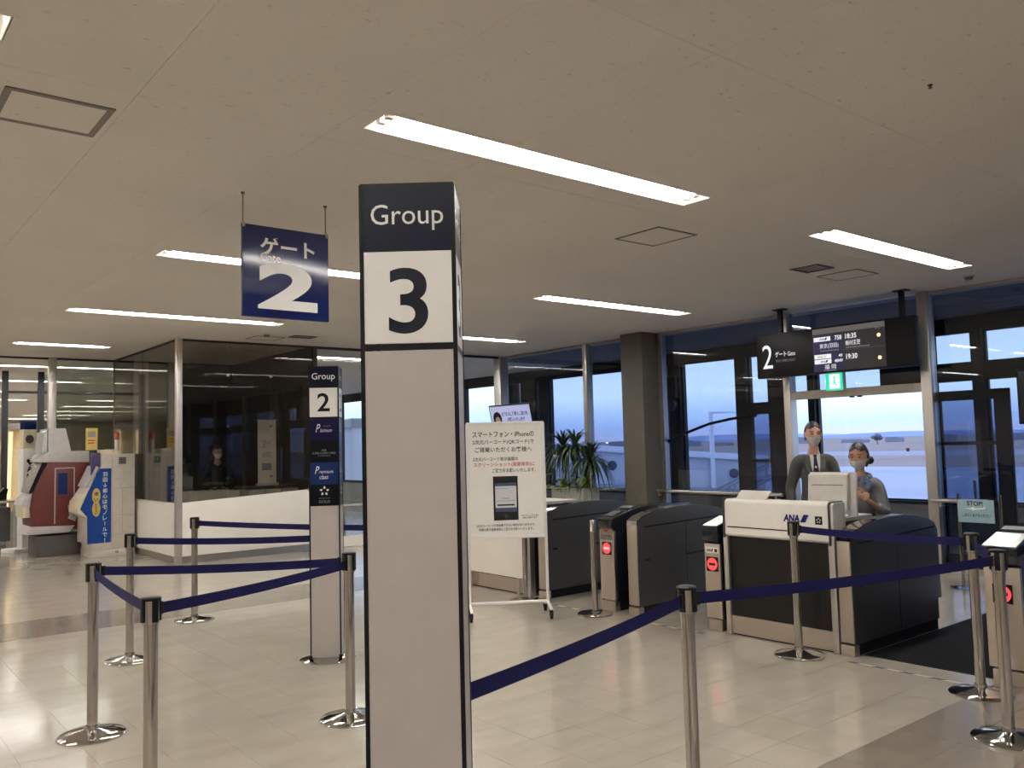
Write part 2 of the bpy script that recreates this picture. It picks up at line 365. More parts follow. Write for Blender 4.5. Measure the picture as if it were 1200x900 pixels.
# text: filled into the rectangle u0..u1, v0..v1 on the plane O + u*R + v*U, raised a hair
def text(s, rect, frame, mat, parent, name='lettering', bold=0.0, shear=0.0, extr=0.0006, keep=False, align='l'):
    O, R, U = (Vector(q) for q in frame); N = R.cross(U)
    cu = bpy.data.curves.new('t', 'FONT'); cu.body = s; cu.resolution_u = 3 if (rect[3]-rect[1]) < 0.09 else 8; cu.offset = bold; cu.shear = shear; cu.space_line = 1.0
    to = bpy.data.objects.new('t', cu); COL.objects.link(to)
    me = bpy.data.meshes.new_from_object(to.evaluated_get(bpy.context.evaluated_depsgraph_get()))
    bpy.data.objects.remove(to); bpy.data.curves.remove(cu)
    xs = [v.co.x for v in me.vertices]; ys = [v.co.y for v in me.vertices]
    u0, v0, u1, v1 = rect; x0, x1, y0, y1 = min(xs), max(xs), min(ys), max(ys)
    fx = (u1-u0)/(x1-x0); fy = (v1-v0)/max(1e-6, y1-y0)
    if keep:
        fx = fy = min(fx, fy)
        if align == 'c': u0 = (u0+u1)/2 - fx*(x1-x0)/2
    for v in me.vertices:
        v.co = O + R*(u0 + (v.co.x-x0)*fx) + U*(v0 + (v.co.y-y0)*fy) + N*extr
    return link(name, me, mat, parent, smooth=False)

def plate(rect, frame, mat, parent, name, d=0.002, bevel=0.0):     # a thin raised plate on a plane
    O, R, U = (Vector(q) for q in frame); N = R.cross(U); u0, v0, u1, v1 = rect
    mb = MB(); q = [O+R*u0+U*v0, O+R*u1+U*v0, O+R*u1+U*v1, O+R*u0+U*v1]
    A = [mb.bm.verts.new(p) for p in q]; B = [mb.bm.verts.new(p + N*d) for p in q]
    mb.bm.faces.new(A[::-1]); mb.bm.faces.new(B)
    for i in range(4): mb.bm.faces.new([A[i], A[(i+1) % 4], B[(i+1) % 4], B[i]])
    return mb.build(name, mat, parent, bevel=bevel, smooth=False)

def poly(pts, frame, mat, parent, name, d=0.0015):                   # a flat polygon with a little depth
    O, R, U = (Vector(q) for q in frame); N = R.cross(U); mb = MB()
    A = [mb.bm.verts.new(O+R*u+U*v) for u, v in pts]; B = [mb.bm.verts.new(O+R*u+U*v+N*d) for u, v in pts]
    mb.bm.faces.new(A[::-1]); mb.bm.faces.new(B); n = len(pts)
    for i in range(n): mb.bm.faces.new([A[i], A[(i+1) % n], B[(i+1) % n], B[i]])
    return mb.build(name, mat, parent, smooth=False)

def disc(c, r, frame, mat, parent, name, d=0.0015, n=24):
    return poly([(c[0]+r*math.cos(2*PI*k/n), c[1]+r*math.sin(2*PI*k/n)) for k in range(n)], frame, mat, parent, name, d)

def pane(name, mat, a, b, parent):
    return MB().box(a, b).build(name, mat, parent, smooth=False)

def in_view(p):
    v = Vector(p) - Vector((0, 0, EYE)); d = v.dot(FWD)
    if d < 0.3: return None
    x = 600 + FPX*v.dot(RIGHT)/d; y = 450 - FPX*v.dot(UP)/d
    return d if -40 < x < 1240 and -40 < y < 940 else None

CZ = 3.17                                                            # ceiling height
# ================================================================== floor
fl = struct(MB().box((-10.2, -12.2, -0.25), (12.55, 45.2, -0.004)).build('floor', 'slab', smooth=False))
TS = 0.303; TX0, TY0 = 1.13 - TS*37, 2.31 - TS*47
tm = {}
for k in ('tile', 'tile_dark'):
    tm[k] = bpy.data.meshes.new('floor_tile'); b = MB(); g = 0.0006
    b.box((g, g, -0.0045), (TS-g, TS-g, 0)); b.bm.to_mesh(tm[k]); b.bm.free(); tm[k].materials.append(M[k])
cells = []
for i in range(0, 75):
    for j in range(0, 190):
        x, y = TX0 + i*TS, TY0 + j*TS
        if x < -10.1 or x > 12.25 or y > 44.8 or y < -12.1: continue
        jj = round((y - 2.31)/TS)
        dark = (-3 <= jj < 0) or (20 <= jj < 23)
        cells.append((in_view((x+TS/2, y+TS/2, 0)), x, y, 'tile_dark' if dark else 'tile'))
seen = sorted([c for c in cells if c[0]], key=lambda c: c[0])
near = set(c[1:3] for c in seen[:296])
rest = {'tile': MB(), 'tile_dark': MB()}
for d, x, y, k in cells:
    if (x, y) in near:
        o = bpy.data.objects.new('floor_tile', tm[k]); COL.objects.link(o); o.location = (x, y, random.uniform(-0.0003, 0)); o.parent = fl
    else:
        g = 0.0006; bm = rest[k].bm
        q = [bm.verts.new(p) for p in ((x+g, y+g, 0), (x+TS-g, y+g, 0), (x+TS-g, y+TS-g, 0), (x+g, y+TS-g, 0),
                                       (x+g, y+g, -.0045), (x+TS-g, y+g, -.0045), (x+TS-g, y+TS-g, -.0045), (x+g, y+TS-g, -.0045))]
        bm.faces.new(q[:4])
        for a in range(4): bm.faces.new([q[a], q[a+4], q[(a+1) % 4 + 4], q[(a+1) % 4]])
for k in rest:
    o = rest[k].build('floor_tiling', k, fl, smooth=False); o['kind'] = 'stuff'

# ================================================================== ceiling, lights
LROWS = [-10.1, -6.7, -3.3, 0.15, 3.61, 7.05, 10.36, 13.8] + [17.3 + 3.45*k for k in range(8)]  # rows behind the camera are unseen, added to brighten the near post front
LCOLS = [-6.1, -2.0, 2.10, 6.17]
LW, LL = 0.24, 2.52
lights = []
for r in LROWS:
    for c in LCOLS:
        if (r < 1 and c > 5) or (r < 0 and c > 0) or (r < -8 and c > 0) or (r > 32 and c < -5): continue
        L = LL; cc = c
        if abs(r-13.8) < .1 and c == 2.10: L = 1.3
        lights.append((cc, r - LW/2, cc + L, r + LW/2))
def cut_rect(b, x0, y0, x1, y1, z0, z1):
    hs = [h for h in lights if h[0] < x1 and h[2] > x0 and h[1] < y1 and h[3] > y0]
    xs = sorted({x0, x1, *[min(max(h[i], x0), x1) for h in hs for i in (0, 2)]}); ys = sorted({y0, y1, *[min(max(h[i], y0), y1) for h in hs for i in (1, 3)]})
    for xa, xb in zip(xs, xs[1:]):
        for ya, yb in zip(ys, ys[1:]):
            mx, my = (xa+xb)/2, (ya+yb)/2
            if any(h[0] < mx < h[2] and h[1] < my < h[3] for h in hs): continue
            b.box((xa, ya, z0), (xb, yb, z1))
ce = struct(MB().box((-10.2, -12.2, 3.32), (12.55, 45.2, 3.45)).build('ceiling', 'plenum', smooth=False))
PX, PY = 0.91, 1.82
restc = MB()
i0 = -13
for i in range(i0, 13):
    for j in range(-9, 24):
        x0, y0 = 1.08 + i*PX, 3.955 + (j-1)*PY - (PY if False else 0)
        x1, y1 = x0 + PX, y0 + PY
        x0, x1 = max(x0, -10.1), min(x1, 12.3); y1 = min(y1, 45)
        if x1 <= x0 or y1 <= y0: continue
        if x0 > 9.8 and y0 < 12: continue
        if in_view(((x0+x1)/2, (y0+y1)/2, CZ)) and y1 < 16 and x0 < 9.9:
            b = MB(); g = 0.0008; cut_rect(b, x0+g, y0+g, x1-g, y1-g, CZ, CZ+0.012); b.build('ceiling_panel', 'ceil', ce, smooth=False)
        else:
            g = 0.0008; cut_rect(restc, x0+g, y0+g, x1-g, y1-g, CZ, CZ+0.012)
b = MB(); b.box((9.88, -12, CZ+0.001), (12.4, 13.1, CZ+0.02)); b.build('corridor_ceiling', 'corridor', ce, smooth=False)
o = restc.build('ceiling_boarding', 'ceil', ce, smooth=False); o['kind'] = 'stuff'

def make_light(L):
    t = thing('ceiling_light', '', 'ceiling light')
    w = LW/2 - 0.004; b = MB(); h = 0.095; k = 0.004
    b.box((0.004, -w, h), (L-0.004, w, h+k))
    b.prism([(-w, 0), (-w+k, 0), (-w+0.045+k, h), (-w+0.045, h)], 'x', 0.004, L-0.004)
    b.prism([(w, 0), (w-k, 0), (w-0.045-k, h), (w-0.045, h)], 'x', 0.004, L-0.004)
    b.box((0.004, -w, 0), (0.008, w, h)); b.box((L-0.008, -w, 0), (L-0.004, w, h))
    b.build('reflector_trough', 'trough', t, smooth=False)
    for yy in (-0.04, 0.04):
        MB().tube([(0.09, yy, 0.035), (L-0.09, yy, 0.035)], 0.02, 8).build('fluorescent_tube', 'tube', t)
        for xx in (0.05, L-0.09): MB().box((xx, yy-0.018, 0.012), (xx+0.04, yy+0.018, 0.094)).build('lamp_holder', 'holder', t, smooth=False)
    return t
protoL = make_light(LL); protoS = make_light(1.3); used = {}
LNAME = {(2.10, 3.61): 'long recessed fluorescent ceiling light nearest the camera, above the tall group 3 post',
         (6.17, 3.61): 'recessed fluorescent ceiling light at the right, above the hanging departure board',
         (6.17, 7.05): 'recessed fluorescent ceiling light right of the group 3 post, next row back towards the windows',
         (2.10, 7.05): 'recessed fluorescent ceiling light passing behind the hanging blue gate sign',
         (2.10, 10.36): 'recessed fluorescent ceiling light below and left of the hanging blue gate sign',
         (2.10, 13.8): 'short recessed fluorescent ceiling light at far left, above the ticket machines',
         (6.17, 10.36): 'recessed fluorescent ceiling light just right of the group 3 post, before the glass partition',
         (-2.0, 3.61): 'recessed fluorescent ceiling light whose end shows in the top left corner',
         (6.17, 13.8): 'recessed fluorescent ceiling light behind the clear glass, seen between the two group posts'}
ORD = ['first', 'second', 'third', 'fourth', 'fifth', 'sixth', 'seventh', 'eighth', 'ninth', 'tenth', 'eleventh', 'twelfth']
CN = {-6.1: 'outermost left', -2.0: 'left', 2.10: 'middle', 6.17: 'right'}
for c0, y0, c1, y1 in lights:
    r = (y0+y1)/2; short = c1-c0 < 2; pr = protoS if short else protoL
    o = dup(pr, (c0, r, CZ), 0)
    key = next((k for k in LNAME if abs(k[0]-c0) < .02 and abs(k[1]-r) < .06), None)
    if key: o['label'] = LNAME[key]; o['group'] = 'recessed ceiling lights of the lounge'
    elif r > 15: o['label'] = '%s recessed light in the %s row of the hall behind the glass wall' % (CN[c0], ORD[round((r-17.3)/3.45)]); o['group'] = 'recessed ceiling lights of the far hall'
    else: o['label'] = '%s unseen recessed light in the %s row counted from the back wall behind the camera' % (CN[c0], ORD[round((r+10.1)/3.4)]); o['group'] = 'lounge ceiling lights out of the picture'
for pr in (protoL, protoS):
    for ch in list(pr.children): bpy.data.objects.remove(ch)
    bpy.data.objects.remove(pr)

def hatch(x0, y0, x1, y1, w, label):
    t = thing('access_hatch', label, 'ceiling hatch', ((x0+x1)/2, (y0+y1)/2, CZ), 0, 'ceiling access hatches')
    a, b_ = (x1-x0)/2, (y1-y0)/2
    b = MB()
    b.box((-a, -b_, -0.006), (a, -b_+w, 0)); b.box((-a, b_-w, -0.006), (a, b_, 0)); b.box((-a, -b_+w, -0.006), (-a+w, b_-w, 0)); b.box((a-w, -b_+w, -0.006), (a, b_-w, 0))
    b.build('hatch_frame', 'hatch', t, smooth=False)
    MB().box((-a+w, -b_+w, -0.003), (a-w, b_-w, 0.0)).build('hatch_panel', 'ceil', t, smooth=False)
hatch(0.595, 4.175, 1.048, 4.612, 0.03, 'square access hatch with thick grey frame in the ceiling at upper left')
hatch(4.905, 4.203, 5.365, 4.665, 0.018, 'square access hatch in the ceiling between the two long lights right of the post')
hatch(7.82, 4.213, 8.235, 4.655, 0.01, 'faint square access hatch beside the dark ceiling vent above the departure board')
hatch(4.75, 11.5, 5.2, 11.9, 0.018, 'small far access hatch in the ceiling near the smoked glass office')
def vent(x0, y0, x1, y1, label, mat='vent', z=CZ):
    t = thing('air_vent', label, 'air vent', ((x0+x1)/2, (y0+y1)/2, z), 0, 'ceiling air vents')
    a, b_ = (x1-x0)/2, (y1-y0)/2; b = MB(); w = 0.02
    b.box((-a, -b_, -0.008), (a, -b_+w, 0)); b.box((-a, b_-w, -0.008), (a, b_, 0)); b.box((-a, -b_+w, -0.008), (-a+w, b_-w, 0)); b.box((a-w, -b_+w, -0.008), (a, b_-w, 0))
    b.build('vent_frame', mat, t, smooth=False)
    n = max(5, int(2*b_/0.04))
    for k in range(n):
        yy = -b_ + w + (2*b_-2*w)*(k+0.5)/n
        MB().prism([(yy-0.012, -0.003), (yy-0.010, -0.006), (yy+0.012, -0.002), (yy+0.010, 0)], 'x', -a+w, a-w).build('vent_slat', mat, t, smooth=False)
vent(7.25, 4.30, 7.555, 4.595, 'dark square air vent in the ceiling above the gate number panel')
vent(5.2, 11.2, 5.55, 11.45, 'dark air vent in the ceiling in front of the smoked glass office')
vent(10.55, 4.35, 10.95, 5.0, 'grey air vent in the corridor ceiling behind the right glass, left one', 'ventlight')
vent(11.1, 3.9, 11.9, 4.6, 'grey air vent in the corridor ceiling behind the right glass, right one', 'ventlight')
for (x, y, lab) in ((9.2, 3.75, 'round smoke detector on the ceiling at the right, near the window wall'), (4.8, 11.25, 'tiny round smoke detector on the ceiling by the smoked glass office'), (3.974, 1.735, 'small sprinkler head in the ceiling at upper right')):
    r = 0.06 if x != 3.974 else 0.012
    t = thing('smoke_detector' if x != 3.974 else 'sprinkler', lab, 'smoke detector' if x != 3.974 else 'sprinkler', (x, y, CZ))
    MB().lathe([(0, -0.002), (r, -0.002), (r, -0.015 if r > .02 else -0.004), (0, -0.015)]).build('detector_base' if x != 3.974 else 'escutcheon', 'ceil' if x != 3.974 else 'vent', t)
    MB().lathe([(r*0.75, -0.015), (r*0.55, -0.045 if r > .02 else -0.02), (0, -0.05 if r > .02 else -0.022)]).build('detector_head' if x != 3.974 else 'nozzle', 'hatch', t)

# ================================================================== shell walls
struct(MB().box((-10.3, -12.3, 0), (-10.1, 45.2, 3.4)).build('wall_left', 'wall', smooth=False))
struct(MB().box((-10.1, -12.3, 0), (12.5, -12.1, 3.4)).build('wall_back', 'wall', smooth=False))
struct(MB().box((-10.1, 45.0, 0), (12.5, 45.2, 3.4)).build('wall_front', 'wall', smooth=False))
# outer window wall at X = 12.4
XO = 12.4
wr = struct(MB().box((XO, -12.1, 0), (XO+0.18, 45, 0.56)).build('wall_right', 'sill', smooth=False))
b = MB(); b.box((XO, -12.1, 2.965), (XO+0.18, 45, 3.4)); b.build('header_beam', 'bronze', wr, smooth=False)
b = MB(); b.box((XO-0.06, -12.1, 0.54), (XO+0.2, 45, 0.575)); b.build('window_sill', 'bronze', wr, smooth=False)
MULL = [(-12.1, -11.9), (-9.0, -8.8), (-6, -5.8), (-3.1, -2.9), (-1.2, -1.05), (0.9, 1.05), (2.9, 3.05), (4.93, 5.08), (5.62, 5.70), (7.5, 7.62), (7.95, 8.36), (8.78, 9.01), (10.24, 10.5), (10.63, 10.78), (13.95, 14.21), (14.41, 14.86), (15.1, 15.77), (17.1, 17.25), (19.4, 19.55), (21.7, 21.85), (23.6, 23.8), (26, 26.2), (44.8, 45)]
for a, c in MULL:
    MB().box((XO-0.04, a, 0.56), (XO+0.16, c, 2.98)).build('mullion', 'bronze', wr, bevel=0.006, smooth=False)
MB().box((XO-0.03, -12, 2.27), (XO+0.14, 5.7, 2.53)).build('transom', 'bronze', wr, smooth=False)
MB().box((XO-0.03, 5.7, 2.28), (XO+0.14, 6.4, 2.98)).build('transom', 'bronze', wr, smooth=False)
MB().box((XO-0.03, 8.34, 2.02), (XO+0.14, 8.80, 2.15)).build('transom', 'bronze', wr, smooth=False)
wn = 0
for (a0, a1), (b0, b1) in zip(MULL, MULL[1:]):
    if b0 > 26: continue
    wn += 1
    f = sempty(f'window_{wn}', (XO+0.06, (a1+b0)/2, 0.57)); hw = (b0-a1)/2
    b = MB(); k = 0.03
    b.box((-0.03, -hw, 0), (0.03, -hw+k, 2.4)); b.box((-0.03, hw-k, 0), (0.03, hw, 2.4)); b.box((-0.03, -hw, 0), (0.03, hw, k)); b.box((-0.03, -hw, 2.37), (0.03, hw, 2.4))
    b.build('window_frame', 'bronze', f, smooth=False)
    pane('pane', 'glass_outer', (-0.004, -hw+0.01, 0.01), (0.004, hw-0.01, 2.39), f)
struct(MB().box((XO, 26.2, 0.56), (XO+0.18, 44.8, 2.98)).build('wall_right_far', 'wall', smooth=False))
# white floor-length panel below the far corridor windows stays part of the sill wall

# inner glazing at X = 9.82
XI = 9.82
def glazing(num, y0, y1, posts, joints=()):
    f = sempty(f'window_{num}', (XI, y0, 0))
    MB().box((-0.02, 0, 0), (0.02, y1-y0, 0.06)).build('bottom_rail', 'alu', f, smooth=False)
    MB().box((-0.02, 0, CZ-0.035), (0.02, y1-y0, CZ)).build('top_rail', 'beam', f, smooth=False)
    ed = [0] + [p - y0 for p in posts] + [y1-y0]
    for a, c in zip(ed, ed[1:]): pane('pane', 'glass_inner', (-0.005, a+0.004, 0.05), (0.005, c-0.004, CZ-0.03), f)
    for p in posts: MB().box((-0.09, p-y0-0.045, 0), (0.06, p-y0+0.045, CZ)).build('mullion', 'alu', f, bevel=0.012)
    return f
w1 = glazing(wn+1, 6.36, 8.56, ()); w2 = glazing(wn+2, 8.95, 12.25, (10.04,)); w3 = glazing(wn+3, -12.1, 4.44, (2.3, 0.0, -2.4, -4.8, -7.2, -9.6))
WN = wn + 3
for f, y0, y1 in ((w1, 6.40, 8.60), (w2, 8.95, 12.2), (w3, 3.9, 4.5)):
    base = f.location.y
    MB().tube([(-0.13, y0-base, 0.805), (-0.13, y1-base, 0.805)], 0.024, 12).build('handrail', 'rail', f)
    for q in ((y0+0.1-base), (y1-0.1-base)):
        MB().tube([(-0.13, q, 0.80), (-0.13, q, 0.74), (0, q, 0.74)], 0.012, 8).build('rail_bracket', 'rail', f)
cn = struct(MB().box((9.45, 8.52, 0), (9.86, 8.95, CZ)).build('column', 'column', bevel=0.012))
MB().box((9.80, 8.44, 0), (9.90, 8.518, CZ)).build('column_trim', 'alu', cn, smooth=False)
struct(MB().box((9.72, 12.25, 0), (9.92, 12.45, CZ)).build('trim_1', 'alu', bevel=0.02))
# sliding door: jambs, head beam, two parked leaves
d1 = sempty('door_1', (XI, 5.41, 0))
MB().box((-0.07, 0.85, 0), (0.08, 0.945, CZ)).build('door_jamb', 'alu', d1, bevel=0.006)
MB().box((-0.07, -0.965, 0), (0.08, -0.845, CZ)).build('door_jamb', 'alu', d1, bevel=0.006)
MB().box((-0.06, -0.845, 2.03), (0.08, 0.85, 2.13)).build('head_beam', 'beam', d1, smooth=False)
pane('transom_pane', 'glass_inner', (-0.005, -0.845, 2.13), (0.005, 0.85, CZ-0.02), d1)
b = MB(); b.lathe([(0, 0), (0.03, 0), (0.03, -0.018), (0, -0.018)], 12, (-0.03, 0.02, 2.03)); b.lathe([(0, 0), (0.03, 0), (0.03, -0.018), (0, -0.018)], 12, (-0.03, -0.08, 2.03)); b.build('door_sensor', 'black', d1)
for sgn, y0, y1, tz in ((1, 0.99, 1.66, 1.98), (-1, -1.70, -0.90, 2.02)):
    b = MB(); wk = 0.16 if sgn < 0 else 0.075; k2 = 0.075
    ya, yb = y0, y1
    b.box((0.10, ya, 0.01), (0.14, ya + (wk if sgn < 0 else k2), tz)); b.box((0.10, yb - k2, 0.01), (0.14, yb, tz))
    b.box((0.10, ya, tz-0.11), (0.14, yb, tz)); b.box((0.10, ya, 0.01), (0.14, yb, 0.2))
    zr = 1.43 if sgn < 0 else 1.24
    b.box((0.10, ya, zr-0.02), (0.14, yb, zr+0.02))
    lf = b.build('door_leaf', 'bronze', d1, smooth=False)
    pane('pane', 'glass_inner', (0.116, ya+0.02, 0.1), (0.124, yb-0.02, tz-0.03), lf)
    if sgn < 0: MB().tube([(0.08, ya+0.40, 0.72), (0.08, ya+0.40, 1.02)], 0.015, 8).build('door_pull', 'rail', lf)

# glass partition on Y = 12.3 and the smoked glass office
YG = 12.3
struct(MB().box((3.90, YG-0.03, 0), (3.985, YG+0.055, CZ)).build('trim_2', 'alu', bevel=0.008))
WN += 1
f = sempty(f'window_{WN}', (3.985, YG, 0))
for a, c in ((0, 0.66), (0.66, 1.32), (1.32, 2.03)):
    pane('pane', 'glass_dark', (a+0.003, -0.006, 0.84), (c-0.003, 0.006, CZ-0.02), f)
for a in (0.66, 1.32):
    for z in (1.15, 1.9, 2.65): MB().box((a-0.02, -0.012, z), (a+0.02, -0.006, z+0.03)).build('glass_clip', 'chrome', f, smooth=False)
MB().box((0, -0.015, CZ-0.03), (2.03, 0.015, CZ)).build('top_rail', 'bronze', f, smooth=False)
MB().prism([(0, 0.1), (2.03, 0.1), (2.03, 0.94), (0, 0.845)], 'y', -0.03, 0.03).build('low_panel', 'whitewarm', f, bevel=0.004)
MB().box((0, -0.035, 0), (2.03, 0.03, 0.1)).build('kick_plate', 'kick', f, smooth=False)
MB().box((1.90, -0.045, 0.915), (2.03, 0.045, 0.945)).build('corner_clip', 'chrome', f, bevel=0.004)
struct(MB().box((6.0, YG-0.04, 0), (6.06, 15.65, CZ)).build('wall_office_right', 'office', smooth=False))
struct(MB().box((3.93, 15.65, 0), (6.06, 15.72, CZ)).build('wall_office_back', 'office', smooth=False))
WN += 1
f = sempty(f'window_{WN}', (3.93, YG+0.055, 0))
for a, c in ((0, 1.65), (1.65, 3.25)): pane('pane', 'glass_dark', (-0.006, a+0.003, 0.84), (0.006, c-0.003, CZ-0.02), f)
MB().box((-0.015, 0, CZ-0.03), (0.015, 3.25, CZ)).build('top_rail', 'bronze', f, smooth=False)
MB().box((-0.03, 0, 0.1), (0.03, 3.25, 0.84)).build('low_panel', 'whitewarm', f, smooth=False)
MB().box((-0.035, 0, 0), (0.03, 3.25, 0.1)).build('kick_plate', 'kick', f, smooth=False)
# clear glass right of the office
WN += 1
f = sempty(f'window_{WN}', (6.06, YG, 0))
for a, c in ((0, 1.88), (1.88, 3.66)): pane('pane', 'glass_clear', (a+0.003, -0.006, 0.05), (c-0.003, 0.006, CZ-0.03), f)
MB().box((0, -0.02, CZ-0.04), (3.66, 0.02, CZ)).build('top_rail', 'bronze', f, smooth=False)
MB().box((0, -0.02, 0), (3.66, 0.02, 0.16)).build('kick_plate', 'whitewarm', f, smooth=False)
MB().tube([(0.05, -0.06, 0.64), (3.6, -0.06, 0.64)], 0.025, 10).build('handrail', 'rail', f)
for q in (0.2, 1.88, 3.4): MB().tube([(q, -0.06, 0.62), (q, -0.06, 0.56), (q, 0, 0.56)], 0.012, 8).build('rail_bracket', 'rail', f)
# glass wall behind the ticket machines
WN += 1
f = sempty(f'window_{WN}', (2.93, 15.65, 0))
MB().box((-0.02, -0.06, 0), (0.10, 0.06, CZ)).build('mullion', 'alu', f, bevel=0.01)
pane('pane', 'glass_hall', (0.10, -0.005, 0.05), (0.99, 0.005, CZ-0.03), f)
MB().box((0.1, -0.02, 0), (0.99, 0.02, 0.06)).build('bottom_rail', 'alu', f, smooth=False)
MB().box((-7.0, -0.02, CZ-0.03), (0.99, 0.02, CZ)).build('top_rail', 'bronze', f, smooth=False)
# far hall partitions seen through it
WN += 1
f = sempty(f'window_{WN}', (3.2, 18.4, 0))
for k, px in enumerate((-0.55, 0.05, 1.45, 3.0)):
    MB().box((px, -0.05, 0), (px+0.10, 0.05, CZ)).build('mullion', 'bronze', f, smooth=False)
pane('pane', 'glass_hall', (0.15, -0.005, 0.05), (1.45, 0.005, CZ-0.05), f); pane('pane', 'glass_hall', (1.55, -0.005, 0.05), (3.0, 0.005, CZ-0.05), f)
MB().box((-0.5, -0.03, 2.75), (3.0, 0.03, 2.80)).build('transom', 'bronze', f, smooth=False)

# ================================================================== outside
struct(MB().box((12.6, -400, -5.3), (170, 500, -5.0)).build('apron', 'apron', smooth=False))
o = MB().box((170, -600, -5.3), (260, 900, -4.98)).build('grass_strip', 'grass', smooth=False); struct(o)
o = MB().box((260, -900, -5.3), (330, 1200, -4.99)).build('runway', 'runway', smooth=False); struct(o)
o = MB().box((330, -3000, -5.3), (2400, 4000, -4.97)).build('airfield', 'grass', smooth=False); struct(o)
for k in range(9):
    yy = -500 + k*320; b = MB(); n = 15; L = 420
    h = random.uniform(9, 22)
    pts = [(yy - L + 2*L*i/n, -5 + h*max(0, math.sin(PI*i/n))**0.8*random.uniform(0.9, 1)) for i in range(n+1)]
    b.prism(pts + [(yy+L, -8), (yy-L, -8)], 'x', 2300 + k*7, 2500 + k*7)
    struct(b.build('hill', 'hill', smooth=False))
random.seed(11)
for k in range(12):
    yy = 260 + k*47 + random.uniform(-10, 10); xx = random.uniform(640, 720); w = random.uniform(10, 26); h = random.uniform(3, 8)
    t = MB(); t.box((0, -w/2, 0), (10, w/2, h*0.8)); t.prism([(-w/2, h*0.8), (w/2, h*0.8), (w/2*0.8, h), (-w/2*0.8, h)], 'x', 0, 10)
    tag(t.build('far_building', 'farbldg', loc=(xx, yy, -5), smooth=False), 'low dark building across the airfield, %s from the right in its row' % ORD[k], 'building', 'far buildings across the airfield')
def far_tree(x, y, h, lab):
    t = thing('far_tree', lab, 'tree', (x, y, -5), 0, 'trees across the airfield')
    MB().tube([(0, 0, 0), (0, 0, h*0.6)], [h*0.05, h*0.03], 8).build('trunk', 'stem', t)
    b = MB()
    for k in range(7): b.ball((random.uniform(-.3, .3)*h, random.uniform(-.35, .35)*h, h*random.uniform(.5, .85)), h*0.2, h*0.22, h*0.17, 8, 6)
    b.build('crown', 'fartree', t)
far_tree(560, 294, 7.5, 'lone dark tree on the airfield horizon seen through the open door')
far_tree(560, 225, 7, 'small dark tree on the airfield horizon behind the right glass')
far_tree(560, 372, 7, 'small dark tree on the airfield horizon left of the man in the grey suit')
# windsock mast / orange marker
t = thing('airfield_marker', 'small red marker board standing on the airfield seen through the open door', 'marker', (250, 122, -5))
MB().box((-0.1, -0.08, 0), (0.1, 0.08, 2.2)).build('marker_post', 'bridge', t, smooth=False); MB().box((-0.1, -0.45, 1.4), (0.1, 0.45, 2.4)).build('marker_panel', 'red', t, smooth=False)

for k, (y, lab) in enumerate(((690, 'left'), (618, 'middle'), (590, 'right'))):
    t = thing('airfield_lamp', 'warm lamp on a mast at the far edge of the airfield, %s one' % lab, 'lamp mast', (600, y, -5), 0, 'lamp masts across the airfield')
    MB().tube([(0, 0, 0), (0, 0, 5.2)], 0.12, 6).build('mast', 'farbldg', t); MB().ball((-0.3, 0, 5.4), 0.8, 0.8, 0.6, 8, 6).build('lamp_head', 'airlamp', t)
# boarding bridge
P1, P2 = Vector((29.0, 34.5, 0)), Vector((38.6, 26.8, 0)); ang = math.atan2(P2.y-P1.y, P2.x-P1.x); L = (P2-P1).length
t = thing('boarding_bridge', 'white passenger boarding bridge with round portholes outside the windows', 'boarding bridge', (P1.x, P1.y, -5), ang)
def zt(u): return 6.66 - 1.1*u/L
b = MB(); b.prism([(0, zt(0)), (L, zt(L)), (L, zt(L)-1.9), (0, zt(0)-2.1)], 'y', -1.0, 1.0); b.build('tunnel', 'bridge', t, bevel=0.12)
b = MB(); b.prism([(-0.2, zt(0)+0.06), (L+0.1, zt(L)+0.06), (L+0.1, zt(L)-0.25), (-0.2, zt(0)-0.25)], 'y', -1.3, 1.3); b.build('roof_edge', 'bridgeroof', t, bevel=0.03)
b = MB(); b.tube([(-0.2, -1.25, zt(0)-2.15), (L, -1.25, zt(L)-1.8)], 0.14, 10); b.build('side_pipe', 'bridgegrey', t)
for u in (4.38, 10.65):
    o = MB(); o.tube([(u, -1.0, zt(u)-0.95), (u, -1.06, zt(u)-0.95)], 0.33, 18); po = o.build('porthole', 'bridge', t)
    MB().tube([(u, -1.05, zt(u)-0.95), (u, -1.08, zt(u)-0.95)], 0.25, 18).build('porthole_glass', 'bridgedark', po)
MB().box((11.2, -1.06, zt(11)-1.5), (11.6, -0.98, zt(11)-0.6)).build('side_window', 'bridgedark', t, smooth=False)
for u in (1.0, 9.5): MB().box((u-0.25, -0.5, 0), (u+0.25, 0.5, zt(u)-1.9)).build('support_leg', 'bridge', t, smooth=False)
MB().tube([(9.55, -1.2, zt(9.5)-2.1), (9.55, -1.2, zt(9.5)+2.1), (11.6, -1.2, zt(9.5)+2.1)], 0.13, 8).build('floodlight_gantry', 'bridgeroof', t)
for s in (0, 1):
    b = MB()
    b.tube([(8.2, -1.5-s, zt(9)-3.2), (12.4, -1.5-s, zt(9)-1.2)], 0.07, 6); b.tube([(8.2, -1.5-s, zt(9)-2.5), (12.4, -1.5-s, zt(9)-0.6)], 0.05, 6)
    for k in range(5): b.tube([(8.4+k*0.95, -1.5-s, zt(9)-3.1+k*0.45), (8.4+k*0.95, -1.5-s, zt(9)-2.4+k*0.45)], 0.05, 6)
    b.build('stair_rail', 'bridgegrey', t)
for k in range(7): MB().box((8.3+k*0.6, -2.5, zt(9)-3.15+k*0.29), (8.75+k*0.6, -1.5, zt(9)-3.08+k*0.29)).build('stair_tread', 'bridge', t, smooth=False)
t = thing('terminal_annex', 'white windowed annex building outside, seen between the two group posts', 'building', (14.6, 26.8, -5), -0.3)
